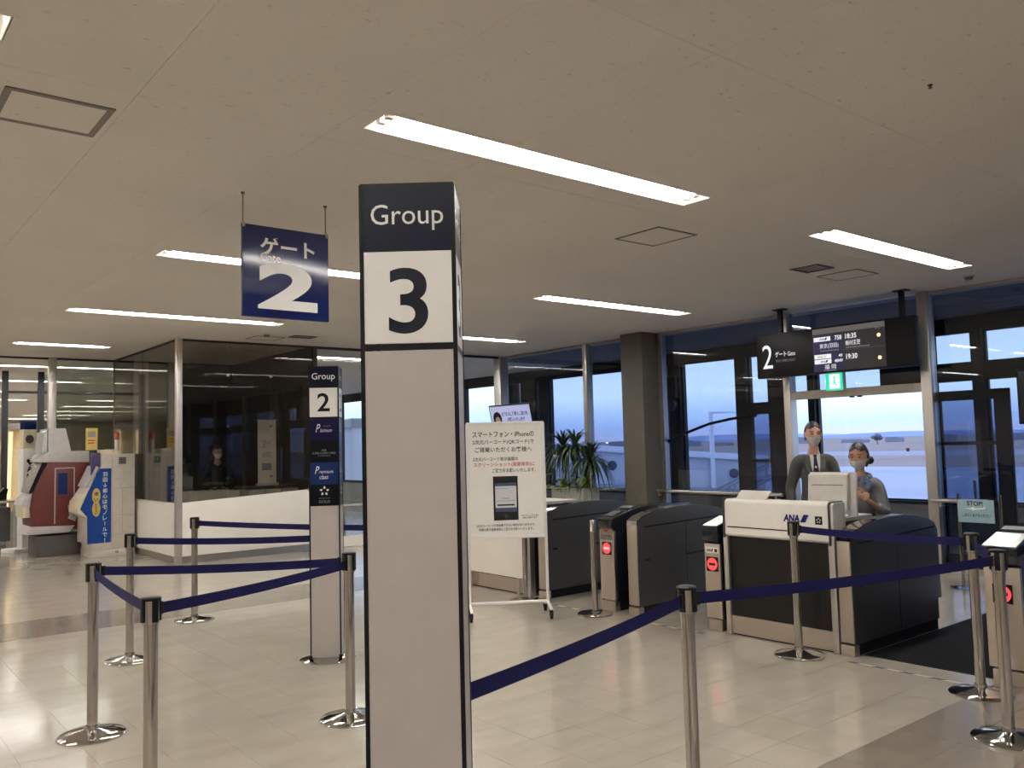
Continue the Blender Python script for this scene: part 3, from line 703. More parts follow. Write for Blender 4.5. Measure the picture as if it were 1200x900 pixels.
MB().box((0, 0, 0), (3.6, 5, 7.3)).build('annex_wall', 'bridge', t, smooth=False)
MB().box((-0.1, -0.1, 7.3), (3.7, 5.1, 7.6)).build('annex_roof', 'inkgrey', t, smooth=False)
MB().box((0.35, -0.04, 5.2), (0.75, 0.0, 6.4)).build('annex_window', 'inkgrey', t, smooth=False)

# ================================================================== stanchions and belts
def make_stanchion():
    t = thing('belt_stanchion', '', 'stanchion')
    MB().lathe([(0, 0), (0.175, 0), (0.176, 0.006), (0.17, 0.012), (0.12, 0.022), (0.06, 0.034), (0.036, 0.042), (0.034, 0.06), (0, 0.06)], 40).build('base_disc', 'chrome', t)
    MB().lathe([(0.0285, 0.05), (0.0285, 0.83), (0.032, 0.832), (0.032, 0.842), (0.0285, 0.844), (0, 0.844)], 24).build('pole', 'steel', t)
    MB().lathe([(0, 0.835), (0.0345, 0.838), (0.0345, 0.936), (0, 0.936)], 24).build('belt_cassette', 'chrome', t)
    for k in range(4):
        a = k*PI/2; b = MB(); b.box((0.026, -0.0125, 0.845), (0.041, 0.0125, 0.936)); o = b.build('belt_slot', 'black', t, bevel=0.002); o.rotation_euler = (0, 0, a)
    MB().lathe([(0, 0.936), (0.042, 0.934), (0.042, 0.943), (0.036, 0.947), (0, 0.947)], 24).build('top_cap', 'black', t)
    return t
ps = make_stanchion(); GS = 'belt barrier stanchions'
ST = {'L1': (1.216, 5.248, 0.35, 'chrome belt stanchion at far left whose whole round base shows, two belts leaving it'),
      'F': (1.104, 3.798, 0.2, 'chrome belt stanchion front left, cut off by the bottom edge of the picture'),
      'L2': (1.858, 6.915, 0.2, 'chrome belt stanchion in the second row, belted to the group 2 post'),
      'L3': (2.74, 8.092, 0.1, 'farthest chrome belt stanchion on the left, in front of the white office panel'),
      'L4': (2.415, 4.505, 0.5, 'chrome belt stanchion close to the left side of the tall group 3 post'),
      'H': (3.75, 5.96, 0.3, 'chrome belt stanchion hidden behind the tall group 3 post'),
      'F2': (2.801, 2.327, 0.15, 'chrome belt stanchion right of the group 3 post, cut off by the bottom edge'),
      'C': (5.449, 3.523, 0.7, 'chrome belt stanchion standing in front of the airline gate counter'),
      'Rr': (5.394, 2.278, 0.4, 'leaning-looking chrome belt stanchion in front of the black mat at the right lane'),
      'RR': (4.705, 1.864, 0.3, 'chrome belt stanchion at the right edge of the picture')}
first = True
for k, (x, y, a, lab) in ST.items():
    o = ps if first else dup(ps)
    first = False
    o.location = (x, y, 0); o.rotation_euler = (0, 0, a); o['label'] = lab; o['group'] = GS
def belt(p, q, lab, z0=0.892, z1=0.892, ends=(0.043, 0.043)):
    p = Vector(p + (z0,)); q = Vector(q + (z1,)); d = (q-p); dn = Vector((d.x, d.y, 0)).normalized()
    p += dn*ends[0]; q -= dn*ends[1]; d = q-p; n = Vector((-dn.y, dn.x, 0))
    t = thing('retractable_belt', lab, 'barrier belt', p, 0, 'navy barrier belts')
    bm = MB(); N = 14; vs = []
    for i in range(N+1):
        u = i/N; c = d*u + Vector((0, 0, -0.012*4*u*(1-u))); tw = 0.0
        vs.append([bm.bm.verts.new(c + Vector((0, 0, s*0.024)) + n*(e*0.0009)) for s, e in ((-1, -1), (1, -1), (1, 1), (-1, 1))])
    for a, c in zip(vs, vs[1:]):
        for k in range(4): bm.bm.faces.new([a[k], a[(k+1) % 4], c[(k+1) % 4], c[k]])
    bm.bm.faces.new(vs[0]); bm.bm.faces.new(vs[-1][::-1])
    bm.build('webbing', 'navy', t)
    for e in (0.0, 1.0):
        c = d*e; s = 1 if e == 0 else -1; a = math.atan2(dn.y, dn.x)
        o = MB().box((0.0, -0.006, -0.028), (0.022, 0.006, 0.028)).build('belt_clip', 'black', t, bevel=0.003); o.location = c; o.rotation_euler = (0, 0, a + (0 if s > 0 else PI))
S = {k: v[:2] for k, v in ST.items()}
belt(S['L1'], S['L4'], 'upper navy belt between the left stanchion and the one beside the group 3 post', 0.9)
belt(S['L1'], S['F'], 'short navy belt slanting between the two front left stanchions')
belt(S['F'], S['L4'], 'navy belt rising from the cut-off front left stanchion towards the group 3 post', 0.892, 0.878)
belt(S['L2'], (2.868, 5.875), 'navy belt from the second row stanchion to the left edge of the group 2 post', ends=(0.043, 0.0))
belt(S['L3'], S['H'], 'farthest navy belt on the left, passing behind the group 2 post')
belt(S['F2'], (1.205, 1.852), 'wide near navy belt running from the group 3 post to the stanchion right of it', ends=(0.043, 0.01))
belt(S['F2'], S['RR'], 'long navy belt crossing in front of the gate counter to the right edge stanchion')
belt(S['C'], S['Rr'], 'navy belt from the counter stanchion to the one in front of the black mat')
belt(S['Rr'], S['RR'], 'short navy belt between the two right hand stanchions')
# plain steel posts by the gates
def plain_post(x, y, lab):
    t = thing('plain_post', lab, 'post', (x, y, 0), 0, 'plain steel posts by the gates')
    MB().lathe([(0, 0), (0.16, 0), (0.16, 0.012), (0.15, 0.018), (0.04, 0.022), (0.03, 0.03), (0, 0.03)], 32).build('base_disc', 'steel', t)
    MB().lathe([(0.026, 0.02), (0.026, 0.74), (0, 0.74)], 20).build('pole', 'steel', t)
    MB().lathe([(0, 0.738), (0.028, 0.74), (0.028, 0.747), (0.026, 0.75), (0.026, 0.835), (0.02, 0.845), (0, 0.847)], 20).build('pole_cap', 'steel', t)
plain_post(5.47, 5.60, 'plain steel post on a flat disc in front of the crane emblem gate')
plain_post(5.46, 6.56, 'plain steel post on a flat disc behind the right leg of the white poster stand')

# ================================================================== group posts
def star_emblem(fr, c, R, parent, mat):
    for k in range(5):
        a = PI/2 + k*2*PI/5; da = 0.34
        p = [(c[0]+R*math.cos(a), c[1]+R*math.sin(a)), (c[0]+R*0.62*math.cos(a-da*1.25), c[1]+R*0.62*math.sin(a-da*1.25)),
             (c[0]+R*0.40*math.cos(a+0.05), c[1]+R*0.40*math.sin(a+0.05)), (c[0]+R*0.66*math.cos(a+da), c[1]+R*0.66*math.sin(a+da))]
        poly(p, fr, mat, parent, 'emblem_blade', 0.0008)
def group_post(lab, loc, rot, digit, extra):
    t = thing('group_post', lab, 'sign post', loc, rot, 'group queue posts'); h = 0.1125; H = 2.165
    MB().lathe([(0, 0), (0.205, 0), (0.206, 0.006), (0.19, 0.014), (0.12, 0.03), (0, 0.032)], 40).build('base_disc', 'chrome', t)
    for sx_ in (-1, 1):
        for sy_ in (-1, 1):
            MB().box((sx_*h, sy_*h, 0.026), (sx_*(h-0.010), sy_*(h-0.010), H)).build('corner_profile', 'black', t, smooth=False)
    MB().box((-h+0.002, -h+0.002, H-0.004), (h-0.002, h-0.002, H+0.004)).build('top_cap', 'black', t, smooth=False)
    for k in range(4):
        a = k*PI/2; R = Vector((math.cos(a), math.sin(a), 0)); N = Vector((math.sin(a), -math.cos(a), 0)); fr = (N*(h-0.004), R, Vector((0, 0, 1))); w = h-0.010
        z1 = 2.008
        hd = plate((-w, z1, w, H-0.004), fr, 'navyp', t, 'header_panel')
        f2 = (N*(h-0.0018), R, Vector((0, 0, 1)))
        text('Group', (-0.085, 2.055, 0.085, 2.118), f2, 'inkgrey' if False else 'inkwhite', hd)
        zb = 1.79
        npn = plate((-w, zb, w, z1-0.002), fr, 'postwhite', t, 'number_panel')
        text(digit, (-0.046, 1.812 if not extra else 1.83, 0.046, 1.967), f2, 'ink', npn, bold=0.016)
        plate((-w, zb-0.016, w, zb-0.001), fr, 'black', t, 'divider_strip')
        z = zb-0.017
        if extra and k in (0, 1, 3):
            for nm, mat, zz in (('platinum_panel', 'navy2p', 1.611), ('card_panel', 'blackp', 1.452), ('class_panel', 'bluep', 1.288), ('gold_panel', 'blackp', 1.13)):
                p = plate((-w, zz, w, z), fr, mat, t, nm)
                if nm == 'platinum_panel':
                    text('P', (-0.06, zz+0.065, -0.025, zz+0.125), f2, 'inkwhite', p, shear=0.35); text('latinum', (-0.028, zz+0.065, 0.06, zz+0.092), f2, 'inkwhite', p, shear=0.35)
                    text('ANA MILEAGE CLUB', (-0.005, zz+0.105, 0.05, zz+0.113), f2, 'inkgrey', p)
                elif nm == 'card_panel':
                    text('ANA', (-0.018, zz+0.083, 0.018, zz+0.097), f2, 'inkgrey', p); text('SUPER FLYERS CARD', (-0.085, zz+0.06, 0.085, zz+0.075), f2, 'inkgrey', p); text('ANA MILEAGE CLUB', (-0.045, zz+0.045, 0.045, zz+0.052), f2, 'inkgrey', p)
                elif nm == 'class_panel':
                    text('P', (-0.068, zz+0.08, -0.035, zz+0.135), f2, 'inkwhite', p, shear=0.35); text('remium', (-0.038, zz+0.083, 0.066, zz+0.106), f2, 'inkwhite', p, shear=0.35)
                    text('class', (-0.035, zz+0.04, 0.03, zz+0.072), f2, 'inkwhite', p, shear=0.35)
                else:
                    star_emblem(f2, (0, zz+0.11), 0.038, p, 'inkwhite'); text('GOLD', (-0.04, zz+0.022, 0.04, zz+0.042), f2, 'inkgrey', p); plate((-0.04, zz+0.056, 0.04, zz+0.058), f2, 'inkgrey', p, 'hairline', 0.0005)
                z = zz
        plate((-w, 0.03, w, z), fr, 'postgrey', t, 'lower_panel')
    for sx_ in (-1, 1): MB().box((sx_*h*0.96-0.012, -h-0.012, 0.024), (sx_*h*0.96+0.012, -h+0.01, 0.05)).build('foot_bracket', 'black', t, bevel=0.003)
    return t
a34 = math.radians(-34.2)
a39 = math.radians(-39.5)
def post_at(flx, fly, a34):                                         # front left corner -> centre
    R = Vector((math.cos(a34), math.sin(a34), 0)); D = Vector((-math.sin(a34), math.cos(a34), 0))
    return Vector((flx, fly, 0)) + R*0.1125 + D*0.1125
group_post('tall white queue post headed Group 3 in navy, nearest the camera', post_at(0.969, 1.739, a39), a39, '3', False)
group_post('slim queue post headed Group 2 with navy, black and blue card panels', post_at(2.822, 5.865, a34), a34, '2', True)

# ================================================================== hanging gate sign
t = thing('hanging_gate_sign', 'square navy sign hanging from the ceiling with a big white 2', 'sign', (2.309, 5.10, 2.387))
MB().box((-0.294, -0.012, 0), (0.294, 0.012, 0.583)).build('sign_board', 'signblue', t, bevel=0.003)
for x in (-0.285, 0.28):
    MB().tube([(x, 0, 0.575), (x, 0, CZ-2.387)], 0.0035, 6).build('hanging_rod', 'hatch', t)
    MB().tube([(x, 0, CZ-2.387-0.012), (x, 0, CZ-2.387)], 0.012, 10).build('ceiling_mount', 'hatch', t)
    MB().box((x-0.008, -0.016, 0.56), (x+0.008, 0.016, 0.592)).build('sign_clip', 'chrome', t, smooth=False)
fr = ((-0.294, -0.0125, 0), (1, 0, 0), (0, 0, 1)); k = 0.588/503; H_ = 0.583
def gr(u0, v0, u1, v1): return (u0*k, H_ - v1*H_/542, u1*k, H_ - v0*H_/542)
text('ゲート', gr(98, 62, 418, 168), fr, 'inkwhite', t, bold=0.028)
text('Gate', gr(98, 160, 216, 208), fr, 'inkwhite', t, bold=0.008)
text('2', gr(85, 212, 432, 492), fr, 'inkwhite', t, bold=0.035)

# ================================================================== departure board
t = thing('departure_board', 'black hanging board with gate 2 number and lit flight list above the doorway', 'departure board', (9.44, 5.455, 2.305))
MB().box((-0.06, -1.025, 0), (0.06, 1.025, 0.56)).build('board_casing', 'black', t, bevel=0.006)
for y in (0.69, -0.875):
    MB().box((-0.025, y-0.025, 0.56), (0.025, y+0.025, CZ-2.305)).build('hanging_pole', 'black', t, smooth=False)
    MB().box((-0.06, y-0.08, CZ-2.305-0.012), (0.06, y+0.08, CZ-2.305)).build('ceiling_mount', 'black', t, smooth=False)
fr = ((-0.061, 1.025, 0), (0, -1, 0), (0, 0, 1))                      # u runs to the right as seen from the lounge
text('2', (0.09, 0.12, 0.235, 0.42), fr, 'scrwhite', t, bold=0.0)
text('ゲート', (0.275, 0.255, 0.435, 0.325), fr, 'scrwhite', t, bold=0.012)
text('Gate', (0.455, 0.26, 0.56, 0.312), fr, 'scrwhite', t)
text('登机口 登機口 탑승구', (0.28, 0.19, 0.56, 0.222), fr, 'scrdim', t)
sc = plate((0.81, 0.02, 1.72, 0.54), fr, 'screen', t, 'screen', 0.004)
fr2 = ((-0.0655, 1.025, 0), (0, -1, 0), (0, 0, 1))
plate((0.81, 0.02, 1.20, 0.455), fr2, 'screenblue', sc, 'airline_column', 0.0006)
plate((0.81, 0.475, 1.72, 0.54), fr2, 'scrgrey', sc, 'header_band', 0.0006)
plate((1.20, 0.255, 1.70, 0.258), fr2, 'scrgrey', sc, 'row_rule', 0.0006)
fr3 = ((-0.0663, 1.025, 0), (0, -1, 0), (0, 0, 1))
for v in (0.385, 0.175, 0.115):
    plate((0.825, v, 1.045, v+0.052), fr3, 'scrwhite', sc, 'airline_tag', 0.0006)
f4 = ((-0.067, 1.025, 0), (0, -1, 0), (0, 0, 1))
text('ANA', (0.90, 0.397, 0.965, 0.424), f4, 'anablue', sc, shear=0.2, bold=0.02); poly([(0.965, 0.397), (0.99, 0.397), (1.005, 0.424), (0.98, 0.424)], f4, 'anablue', sc, 'logo_flash', 0.0006)
text('IBEX', (0.86, 0.186, 0.99, 0.214), f4, 'inkgrey', sc, shear=0.3)
text('ANA', (0.90, 0.127, 0.965, 0.154), f4, 'anablue', sc, shear=0.2, bold=0.02); poly([(0.965, 0.127), (0.99, 0.127), (1.005, 0.154), (0.98, 0.154)], f4, 'anablue', sc, 'logo_flash', 0.0006)
for s, r, mt in (('758', (1.10, 0.385, 1.19, 0.44), 'scrwhite'), ('18:35', (1.235, 0.385, 1.375, 0.445), 'scrwhite'), ('東京(羽田)', (0.90, 0.29, 1.145, 0.355), 'scrwhite'),
                 ('Tokyo(Haneda)', (0.90, 0.255, 1.145, 0.28), 'scrdim'), ('機材変更', (1.235, 0.305, 1.42, 0.365), 'scrwhite'), ('Aircraft changed', (1.235, 0.265, 1.525, 0.293), 'scrdim'),
                 ('49', (1.14, 0.178, 1.19, 0.215), 'scrwhite'), ('4849', (1.085, 0.118, 1.19, 0.157), 'scrwhite'), ('19:30', (1.235, 0.143, 1.375, 0.205), 'scrwhite'),
                 ('福 岡', (0.955, 0.045, 1.10, 0.10), 'scrwhite'), ('Fukuoka', (0.945, 0.022, 1.105, 0.042), 'scrdim'), ('定刻', (1.60, 0.46, 1.66, 0.475), 'scrdim')):
    text(s, r, fr3, mt, sc, bold=0.02 if s.isascii() else 0.0)
for v in (0.385, 0.125): disc((1.645, v), 0.021, fr3, 'scramber', sc, 'status_lamp')
# exit sign on the door head
t = thing('exit_sign', 'small lit green exit sign on the door head under the departure board', 'exit sign', (9.70, 5.58, 2.13))
MB().box((-0.035, -0.115, -0.025), (0.035, 0.115, 0.2)).build('sign_casing', 'frame_white', t, bevel=0.004)
fr = ((-0.0352, 0.115, -0.025), (0, -1, 0), (0, 0, 1))
plate((0.004, 0.004, 0.226, 0.221), fr, 'exit', t, 'lit_face', 0.002)
plate((0.05, 0.025, 0.19, 0.2), ((-0.0372, 0.115, -0.025), (0, -1, 0), (0, 0, 1)), 'exitw', t, 'doorway_symbol', 0.001)
f5 = ((-0.0384, 0.115, -0.025), (0, -1, 0), (0, 0, 1))
disc((0.118, 0.16), 0.014, f5, 'exit', t, 'running_figure', 0.0006, 12)
poly([(0.108, 0.145), (0.13, 0.14), (0.128, 0.10), (0.145, 0.06), (0.132, 0.055), (0.115, 0.09), (0.095, 0.07), (0.088, 0.08), (0.108, 0.105)], f5, 'exit', t, 'running_figure', 0.0006)

t = thing('side_monitor', 'black monitor hanging at the right picture edge before the right glass', 'monitor', (9.60, 3.06, 1.62))
MB().box((-0.03, -0.48, 0), (0.03, 0.44, 0.56)).build('monitor_casing', 'black', t, bevel=0.005); MB().box((-0.034, -0.46, 0.02), (-0.03, 0.42, 0.54)).build('monitor_screen', 'blackgloss', t, smooth=False)
MB().box((-0.02, -0.06, 0.56), (0.02, -0.01, CZ-1.62)).build('hanging_pole', 'black', t, smooth=False)
# ================================================================== gates
GX = 5.68
PROF = [(0.0, 0.08), (0.0, 0.80), (0.01, 0.83), (0.07, 0.865), (0.2, 0.90), (0.38, 0.925), (0.56, 0.937), (0.8, 0.935), (1.0, 0.915), (1.18, 0.88), (1.29, 0.835), (1.33, 0.78), (1.34, 0.24), (1.28, 0.24), (1.28, 0.08)]
def gate_cabinet(lab, yf, yb):                                       # stainless front at X=5.68, dark flank towards -Y
    t = thing('gate_cabinet', lab, 'gate cabinet', (GX, (yf+yb)/2, 0), 0, 'arched dark gate cabinets'); h = (yb-yf)/2
    MB().prism(PROF, 'y', -h, h).build('cabinet_body', 'charcoal', t, bevel=0.006)
    MB().box((0.02, -h+0.01, 0), (1.27, h-0.01, 0.085)).build('plinth', 'black', t, smooth=False)
    MB().box((-0.012, -h+0.004, 0.09), (0.0, h-0.004, 0.80)).build('front_plate', 'steelw', t, bevel=0.004)
    top = [(-0.012, 0.80), (-0.004, 0.835), (0.065, 0.872), (0.2, 0.906), (0.38, 0.931), (0.38, 0.926), (0.2, 0.900), (0.07, 0.866), (0.008, 0.83), (0.0, 0.80)]
    MB().prism(top, 'y', -h+0.003, h-0.003).build('top_strip', 'steel', t)
    MB().box((-0.016, -h+0.002, 0.0), (0.05, h-0.002, 0.075)).build('foot_plate', 'steelw', t, bevel=0.003)
    MB().prism([(0.09, 0.772), (1.28, 0.80), (1.28, 0.813), (0.09, 0.785)], 'y', -h-0.0025, -h).build('side_groove', 'black', t, smooth=False)
    MB().prism([(0.66, 0.48), (1.3, 0.49), (1.3, 0.503), (0.66, 0.493)], 'y', -h-0.0025, -h).build('side_groove', 'black', t, smooth=False)
    MB().box((0.655, -h-0.002, 0.1), (0.66, -h, 0.775)).build('panel_seam', 'black', t, smooth=False)
    MB().box((0.09, -h-0.003, 0.475), (0.15, -h, 0.495)).build('door_latch', 'black', t, smooth=False)
    return t
gate_cabinet('arched dark gate cabinet right of the airline counter, with latch on its flank', 3.22, 3.328)
gate_cabinet('arched dark gate cabinet in the middle, between the crane emblem gate and the counter', 5.245, 5.37)
gate_cabinet('arched dark gate cabinet behind the white poster stand', 6.485, 6.60)
def ana_mark(fr, u, v, w, h, parent, m1='anablue'):
    text('ANA', (u, v, u+w*0.70, v+h), fr, m1, parent, bold=0.045, shear=0.12)
    poly([(u+w*0.71, v), (u+w*0.90, v), (u+w*1.06, v+h*1.05), (u+w*0.87, v+h*1.05)], fr, 'anablue', parent, 'logo_flash', 0.0008)
    poly([(u+w*0.905, v), (u+w*0.935, v), (u+w*1.095, v+h*1.05), (u+w*1.065, v+h*1.05)], fr, 'analight' if m1 == 'anablue' else m1, parent, 'logo_flash', 0.0008)
def gate_reader(lab, yc, w, kind, x0=GX, topz=0.70):
    t = thing('gate_reader', lab, 'boarding gate', (x0, yc, 0), 0, 'boarding pass gates with red lamps'); h = w/2
    prof = [(0.03, 0.09), (0.03, topz), (-0.02, topz+0.02), (-0.02, 0.84), (0.28, 0.92), (0.62, 0.935), (1.1, 0.92), (1.26, 0.86), (1.28, 0.09)]
    MB().prism(prof, 'y', -h, h).build('gate_body', 'blackgloss', t, bevel=0.008)
    MB().box((0.06, -h+0.01, 0), (1.24, h-0.01, 0.095)).build('plinth', 'black', t, smooth=False)
    MB().box((0.0, -h, 0.10), (0.032, h, topz-0.005)).build('front_plate', 'steelw', t, bevel=0.005)
    MB().box((-0.004, -h+0.004, 0.0), (0.06, h-0.02, 0.09)).build('foot_plate', 'steelw', t, bevel=0.003)
    fr = ((-0.0005, h, 0), (0, -1, 0), (0, 0, 1))
    lm = plate((w*0.5-0.058, topz-0.225, w*0.5+0.058, topz-0.108), fr, 'blackgloss', t, 'lamp_panel', 0.003)
    f2 = ((-0.0037, h, 0), (0, -1, 0), (0, 0, 1)); f3 = ((-0.0057, h, 0), (0, -1, 0), (0, 0, 1))
    disc((w*0.5, topz-0.167), 0.05, f2, 'redlamp', lm, 'no_entry_lamp', 0.0018)
    plate((w*0.5-0.032, topz-0.178, w*0.5+0.032, topz-0.156), f3, 'redglow' if kind == 'crane' else 'blackgloss', lm, 'no_entry_bar', 0.001)
    if kind == 'crane':
        lp = plate((0.012, topz-0.09, w-0.012, topz+0.07), fr, 'steel', t, 'emblem_plate', 0.004)
        f6 = ((-0.0047, h, 0), (0, -1, 0), (0, 0, 1)); c = (w*0.5, topz+0.015)
        n = 26; R1 = 0.032
        outer = [(c[0]+R1*math.cos(PI/2+0.35+(2*PI-0.7)*i/n), c[1]+R1*math.sin(PI/2+0.35+(2*PI-0.7)*i/n)) for i in range(n+1)]
        inner = [(c[0]+R1*0.55*math.cos(PI/2+0.6+(2*PI-1.2)*i/n), c[1]+R1*0.55*math.sin(PI/2+0.6+(2*PI-1.2)*i/n)) for i in range(n, -1, -1)]
        poly(outer + inner, f6, 'inkred', lp, 'round_emblem', 0.0008)
        poly([(c[0]-0.006, c[1]-0.012), (c[0]+0.012, c[1]-0.004), (c[0]+0.004, c[1]+0.006), (c[0]+0.006, c[1]+0.030), (c[0], c[1]+0.014), (c[0]-0.004, c[1]+0.004)], f6, 'inkred', lp, 'round_emblem', 0.0008)
        text('JAPAN AIRLINES', (0.03, topz-0.062, w-0.03, topz-0.045), f6, 'ink', lp)
    else:
        if kind == 'ana_tag':
            lp = plate((w*0.5-0.065, topz-0.078, w*0.5+0.062, topz-0.03), fr, 'white', t, 'emblem_plate', 0.003)
            f6 = ((-0.0037, h, 0), (0, -1, 0), (0, 0, 1)); ana_mark(f6, w*0.5-0.052, topz-0.066, 0.06, 0.022, lp); plate((w*0.5+0.028, topz-0.068, w*0.5+0.052, topz-0.042), f6, 'ink', lp, 'star_badge', 0.0006)
        else: ana_mark(fr, w*0.5-0.05, topz-0.075, 0.07, 0.024, t, 'ink')
    # lit reader on the sloping top
    s = math.atan2(0.08, 0.30); O = Vector((-0.02, h, 0.8405)); Uv = Vector((math.cos(s), 0, math.sin(s)))
    frt = (O, (0, -1, 0), Uv)
    rp_ = plate((0.008, 0.005, w-0.008, 0.24), frt, 'readerplate' if kind != 'crane' else 'blackgloss', t, 'reader_plate', 0.006)
    plate((w*0.25, 0.05, w*0.82, 0.19), (O + Vector((-math.sin(s), 0, math.cos(s)))*0.006, (0, -1, 0), Uv), 'reader' if kind != 'crane' else 'charcoal', rp_, 'reader_window', 0.008)
    plate((0.02, 0.285, w-0.02, 0.35), (O + Vector((-math.sin(s), 0, math.cos(s)))*0.0, (0, -1, 0), Uv), 'charcoal', t, 'ticket_slot', 0.01)
    return t
gate_reader('boarding gate with red no-entry lamp and crane emblem plate beside the plain steel post', 5.635, 0.185, 'crane', topz=0.735)
gate_reader('boarding gate with red no-entry lamp and white airline tag, left of the airline counter', 4.435, 0.155, 'ana_tag')
gate_reader('boarding gate with red no-entry lamp at the right edge, behind the last stanchion', 2.235, 0.21, 'ana', topz=0.72)

def gate_counter(lab, y0, y1, marks):
    t = thing('gate_counter', lab, 'counter', (5.66, y0, 0), 0, 'airline gate counters'); W_ = y1-y0
    hood = [(0.0, 0.79), (0.02, 0.772), (0.17, 0.772), (0.17, 1.066), (0.03, 1.068), (0.006, 1.05)]
    MB().prism(hood, 'y', 0.035, W_-0.04).build('white_hood', 'white', t, bevel=0.012, segs=3)
    MB().box((-0.003, 0.06, 0.845), (0.001, W_-0.07, 0.853)).build('hood_groove', 'ink', t, smooth=False)
    MB().prism([(-0.006, 0.76), (-0.006, 1.055), (0.012, 1.074), (0.18, 1.074), (0.18, 0.76)], 'y', 0.022, 0.036).build('edge_gasket', 'charcoal', t)
    MB().prism([(-0.006, 0.76), (-0.006, 1.055), (0.012, 1.074), (0.18, 1.074), (0.18, 0.76)], 'y', W_-0.042, W_-0.028).build('edge_gasket', 'charcoal', t)
    MB().prism([(0.0, 0.772), (0.0, 1.05), (0.02, 1.066), (0.17, 1.066), (0.17, 0.772)], 'y', 0.0, 0.022).build('end_cheek', 'terminal', t, bevel=0.006)
    MB().box((0.03, 0.05, 0.15), (0.06, W_-0.06, 0.775)).build('front_panel', 'darkpanel', t, smooth=False)
    MB().box((0.015, 0.05, 0.012), (0.055, W_-0.06, 0.15)).build('kick_plate', 'steelw', t, smooth=False)
    MB().box((0.03, 0.05, 0.0), (0.06, W_-0.06, 0.014)).build('plinth', 'black', t, smooth=False)
    MB().box((0.0, 0.0, 0.0), (0.07, 0.05, 0.775)).build('corner_post', 'alu', t, bevel=0.008)
    MB().box((0.0, W_-0.065, 0.0), (0.07, W_-0.02, 0.775)).build('corner_post', 'alu', t, bevel=0.008)
    MB().box((0.17, 0.13, 0.90), (0.80, W_-0.02, 0.93)).build('desk_top', 'terminal', t, bevel=0.004)
    MB().box((0.62, 0.13, 0.0), (0.66, W_-0.02, 0.90)).build('modesty_panel', 'charcoal', t, smooth=False)
    for yy in (0.13, W_-0.05): MB().box((0.07, yy, 0.0), (0.66, yy+0.03, 0.90)).build('side_panel', 'charcoal', t, smooth=False)
    if marks:
        fr = ((-0.0005, W_, 0), (0, -1, 0), (0, 0, 1)); k = W_/0.975
        ana_mark(fr, 0.575*k, 0.918, 0.195*k, 0.054, t)
        bd = plate((0.835*k, 0.908, 0.892*k, 0.968), fr, 'ink', t, 'star_badge', 0.0015); star_emblem(((-0.0021, W_, 0), (0, -1, 0), (0, 0, 1)), (0.8635*k, 0.938), 0.021, bd, 'inkwhite')
    return t
gate_counter('white-topped airline gate counter with dark front and blue logo', 3.335, 4.325, True)
gate_counter('white gate counter with steel kick plate behind the white poster stand', 6.72, 7.84, False)
# cover the farther counter's dark front with its white panel
t = thing('counter_screen', 'white front screen board on the gate counter behind the poster stand', 'screen board', (5.635, 6.78, 0.17))
MB().box((-0.012, 0, 0), (0.012, 1.03, 0.62)).build('screen_board', 'whitewarm', t, bevel=0.004)
for y in (0.1, 0.93): MB().box((-0.01, y-0.02, -0.17), (0.01, y+0.02, 0.0)).build('support_leg', 'alu', t, smooth=False)

# things on the counters
t = thing('ticket_tray', 'thin grey sloping tray on the airline counter top, left end', 'tray', (5.74, 4.05, 1.068))
MB().prism([(-0.05, 0.0), (-0.045, 0.0), (0.035, 0.062), (0.03, 0.066)], 'y', -0.14, 0.14).build('tray_plate', 'terminal', t, smooth=False)
MB().prism([(-0.045, 0), (0.03, 0), (0.03, 0.058)], 'y', -0.11, 0.11).build('tray_stand', 'alu', t, smooth=False)
t = thing('check_in_terminal', 'cream computer monitor seen from behind on the airline counter before the two staff', 'monitor', (6.16, 3.58, 0.93), 0.15)
MB().prism([(-0.06, 0.04), (-0.02, 0.32), (0.035, 0.33), (0.01, 0.04)], 'y', -0.09, 0.22).build('monitor_back', 'terminal', t, bevel=0.012, segs=3)
MB().prism([(0.005, -0.005), (0.035, 0.335), (0.065, 0.335), (0.035, -0.005)], 'y', -0.14, 0.23).build('bezel', 'terminal', t, bevel=0.006)
MB().prism([(0.037, 0.02), (0.064, 0.315), (0.067, 0.315), (0.040, 0.02)], 'y', -0.12, 0.21).build('monitor_screen', 'blackgloss', t, smooth=False)
MB().prism([(-0.0335, 0.235), (-0.033, 0.242), (-0.028, 0.242), (-0.0285, 0.235)], 'y', -0.06, 0.19).build('vent_groove', 'hatch', t, smooth=False)
MB().box((-0.09, -0.1, 0), (0.08, 0.12, 0.016)).build('monitor_foot', 'terminal', t, bevel=0.004)
MB().box((-0.05, -0.03, 0.01), (-0.01, 0.05, 0.12)).build('monitor_neck', 'inkgrey', t, smooth=False)
for k in range(3):
    tag(MB().box((-0.1, -0.07, 0), (0.1, 0.07, 0.004+0.003*k)).build('paper_stack', 'paper', loc=(6.02+0.05*k, 3.50 + 0.02*k, 0.93 if k == 0 else (0.93 + (0.0045 if k == 1 else 0.0125))), rotz=0.2*k), ('lowest', 'middle', 'top')[k] + ' loose paper sheaf lying on the airline counter desk right of the monitor', 'papers', 'papers on the airline counter desk')
t = thing('desk_terminal', 'pale wedge terminal on the farther counter, right of the poster stand', 'terminal', (5.76, 6.80, 1.068))
MB().prism([(-0.07, 0), (0.09, 0), (0.02, 0.07), (-0.02, 0.075)], 'y', -0.02, 0.26).build('terminal_case', 'terminal', t, bevel=0.006)
MB().box((-0.03, 0.02, 0.0), (0.05, 0.22, 0.02)).build('terminal_base', 'inkgrey', t, smooth=False)

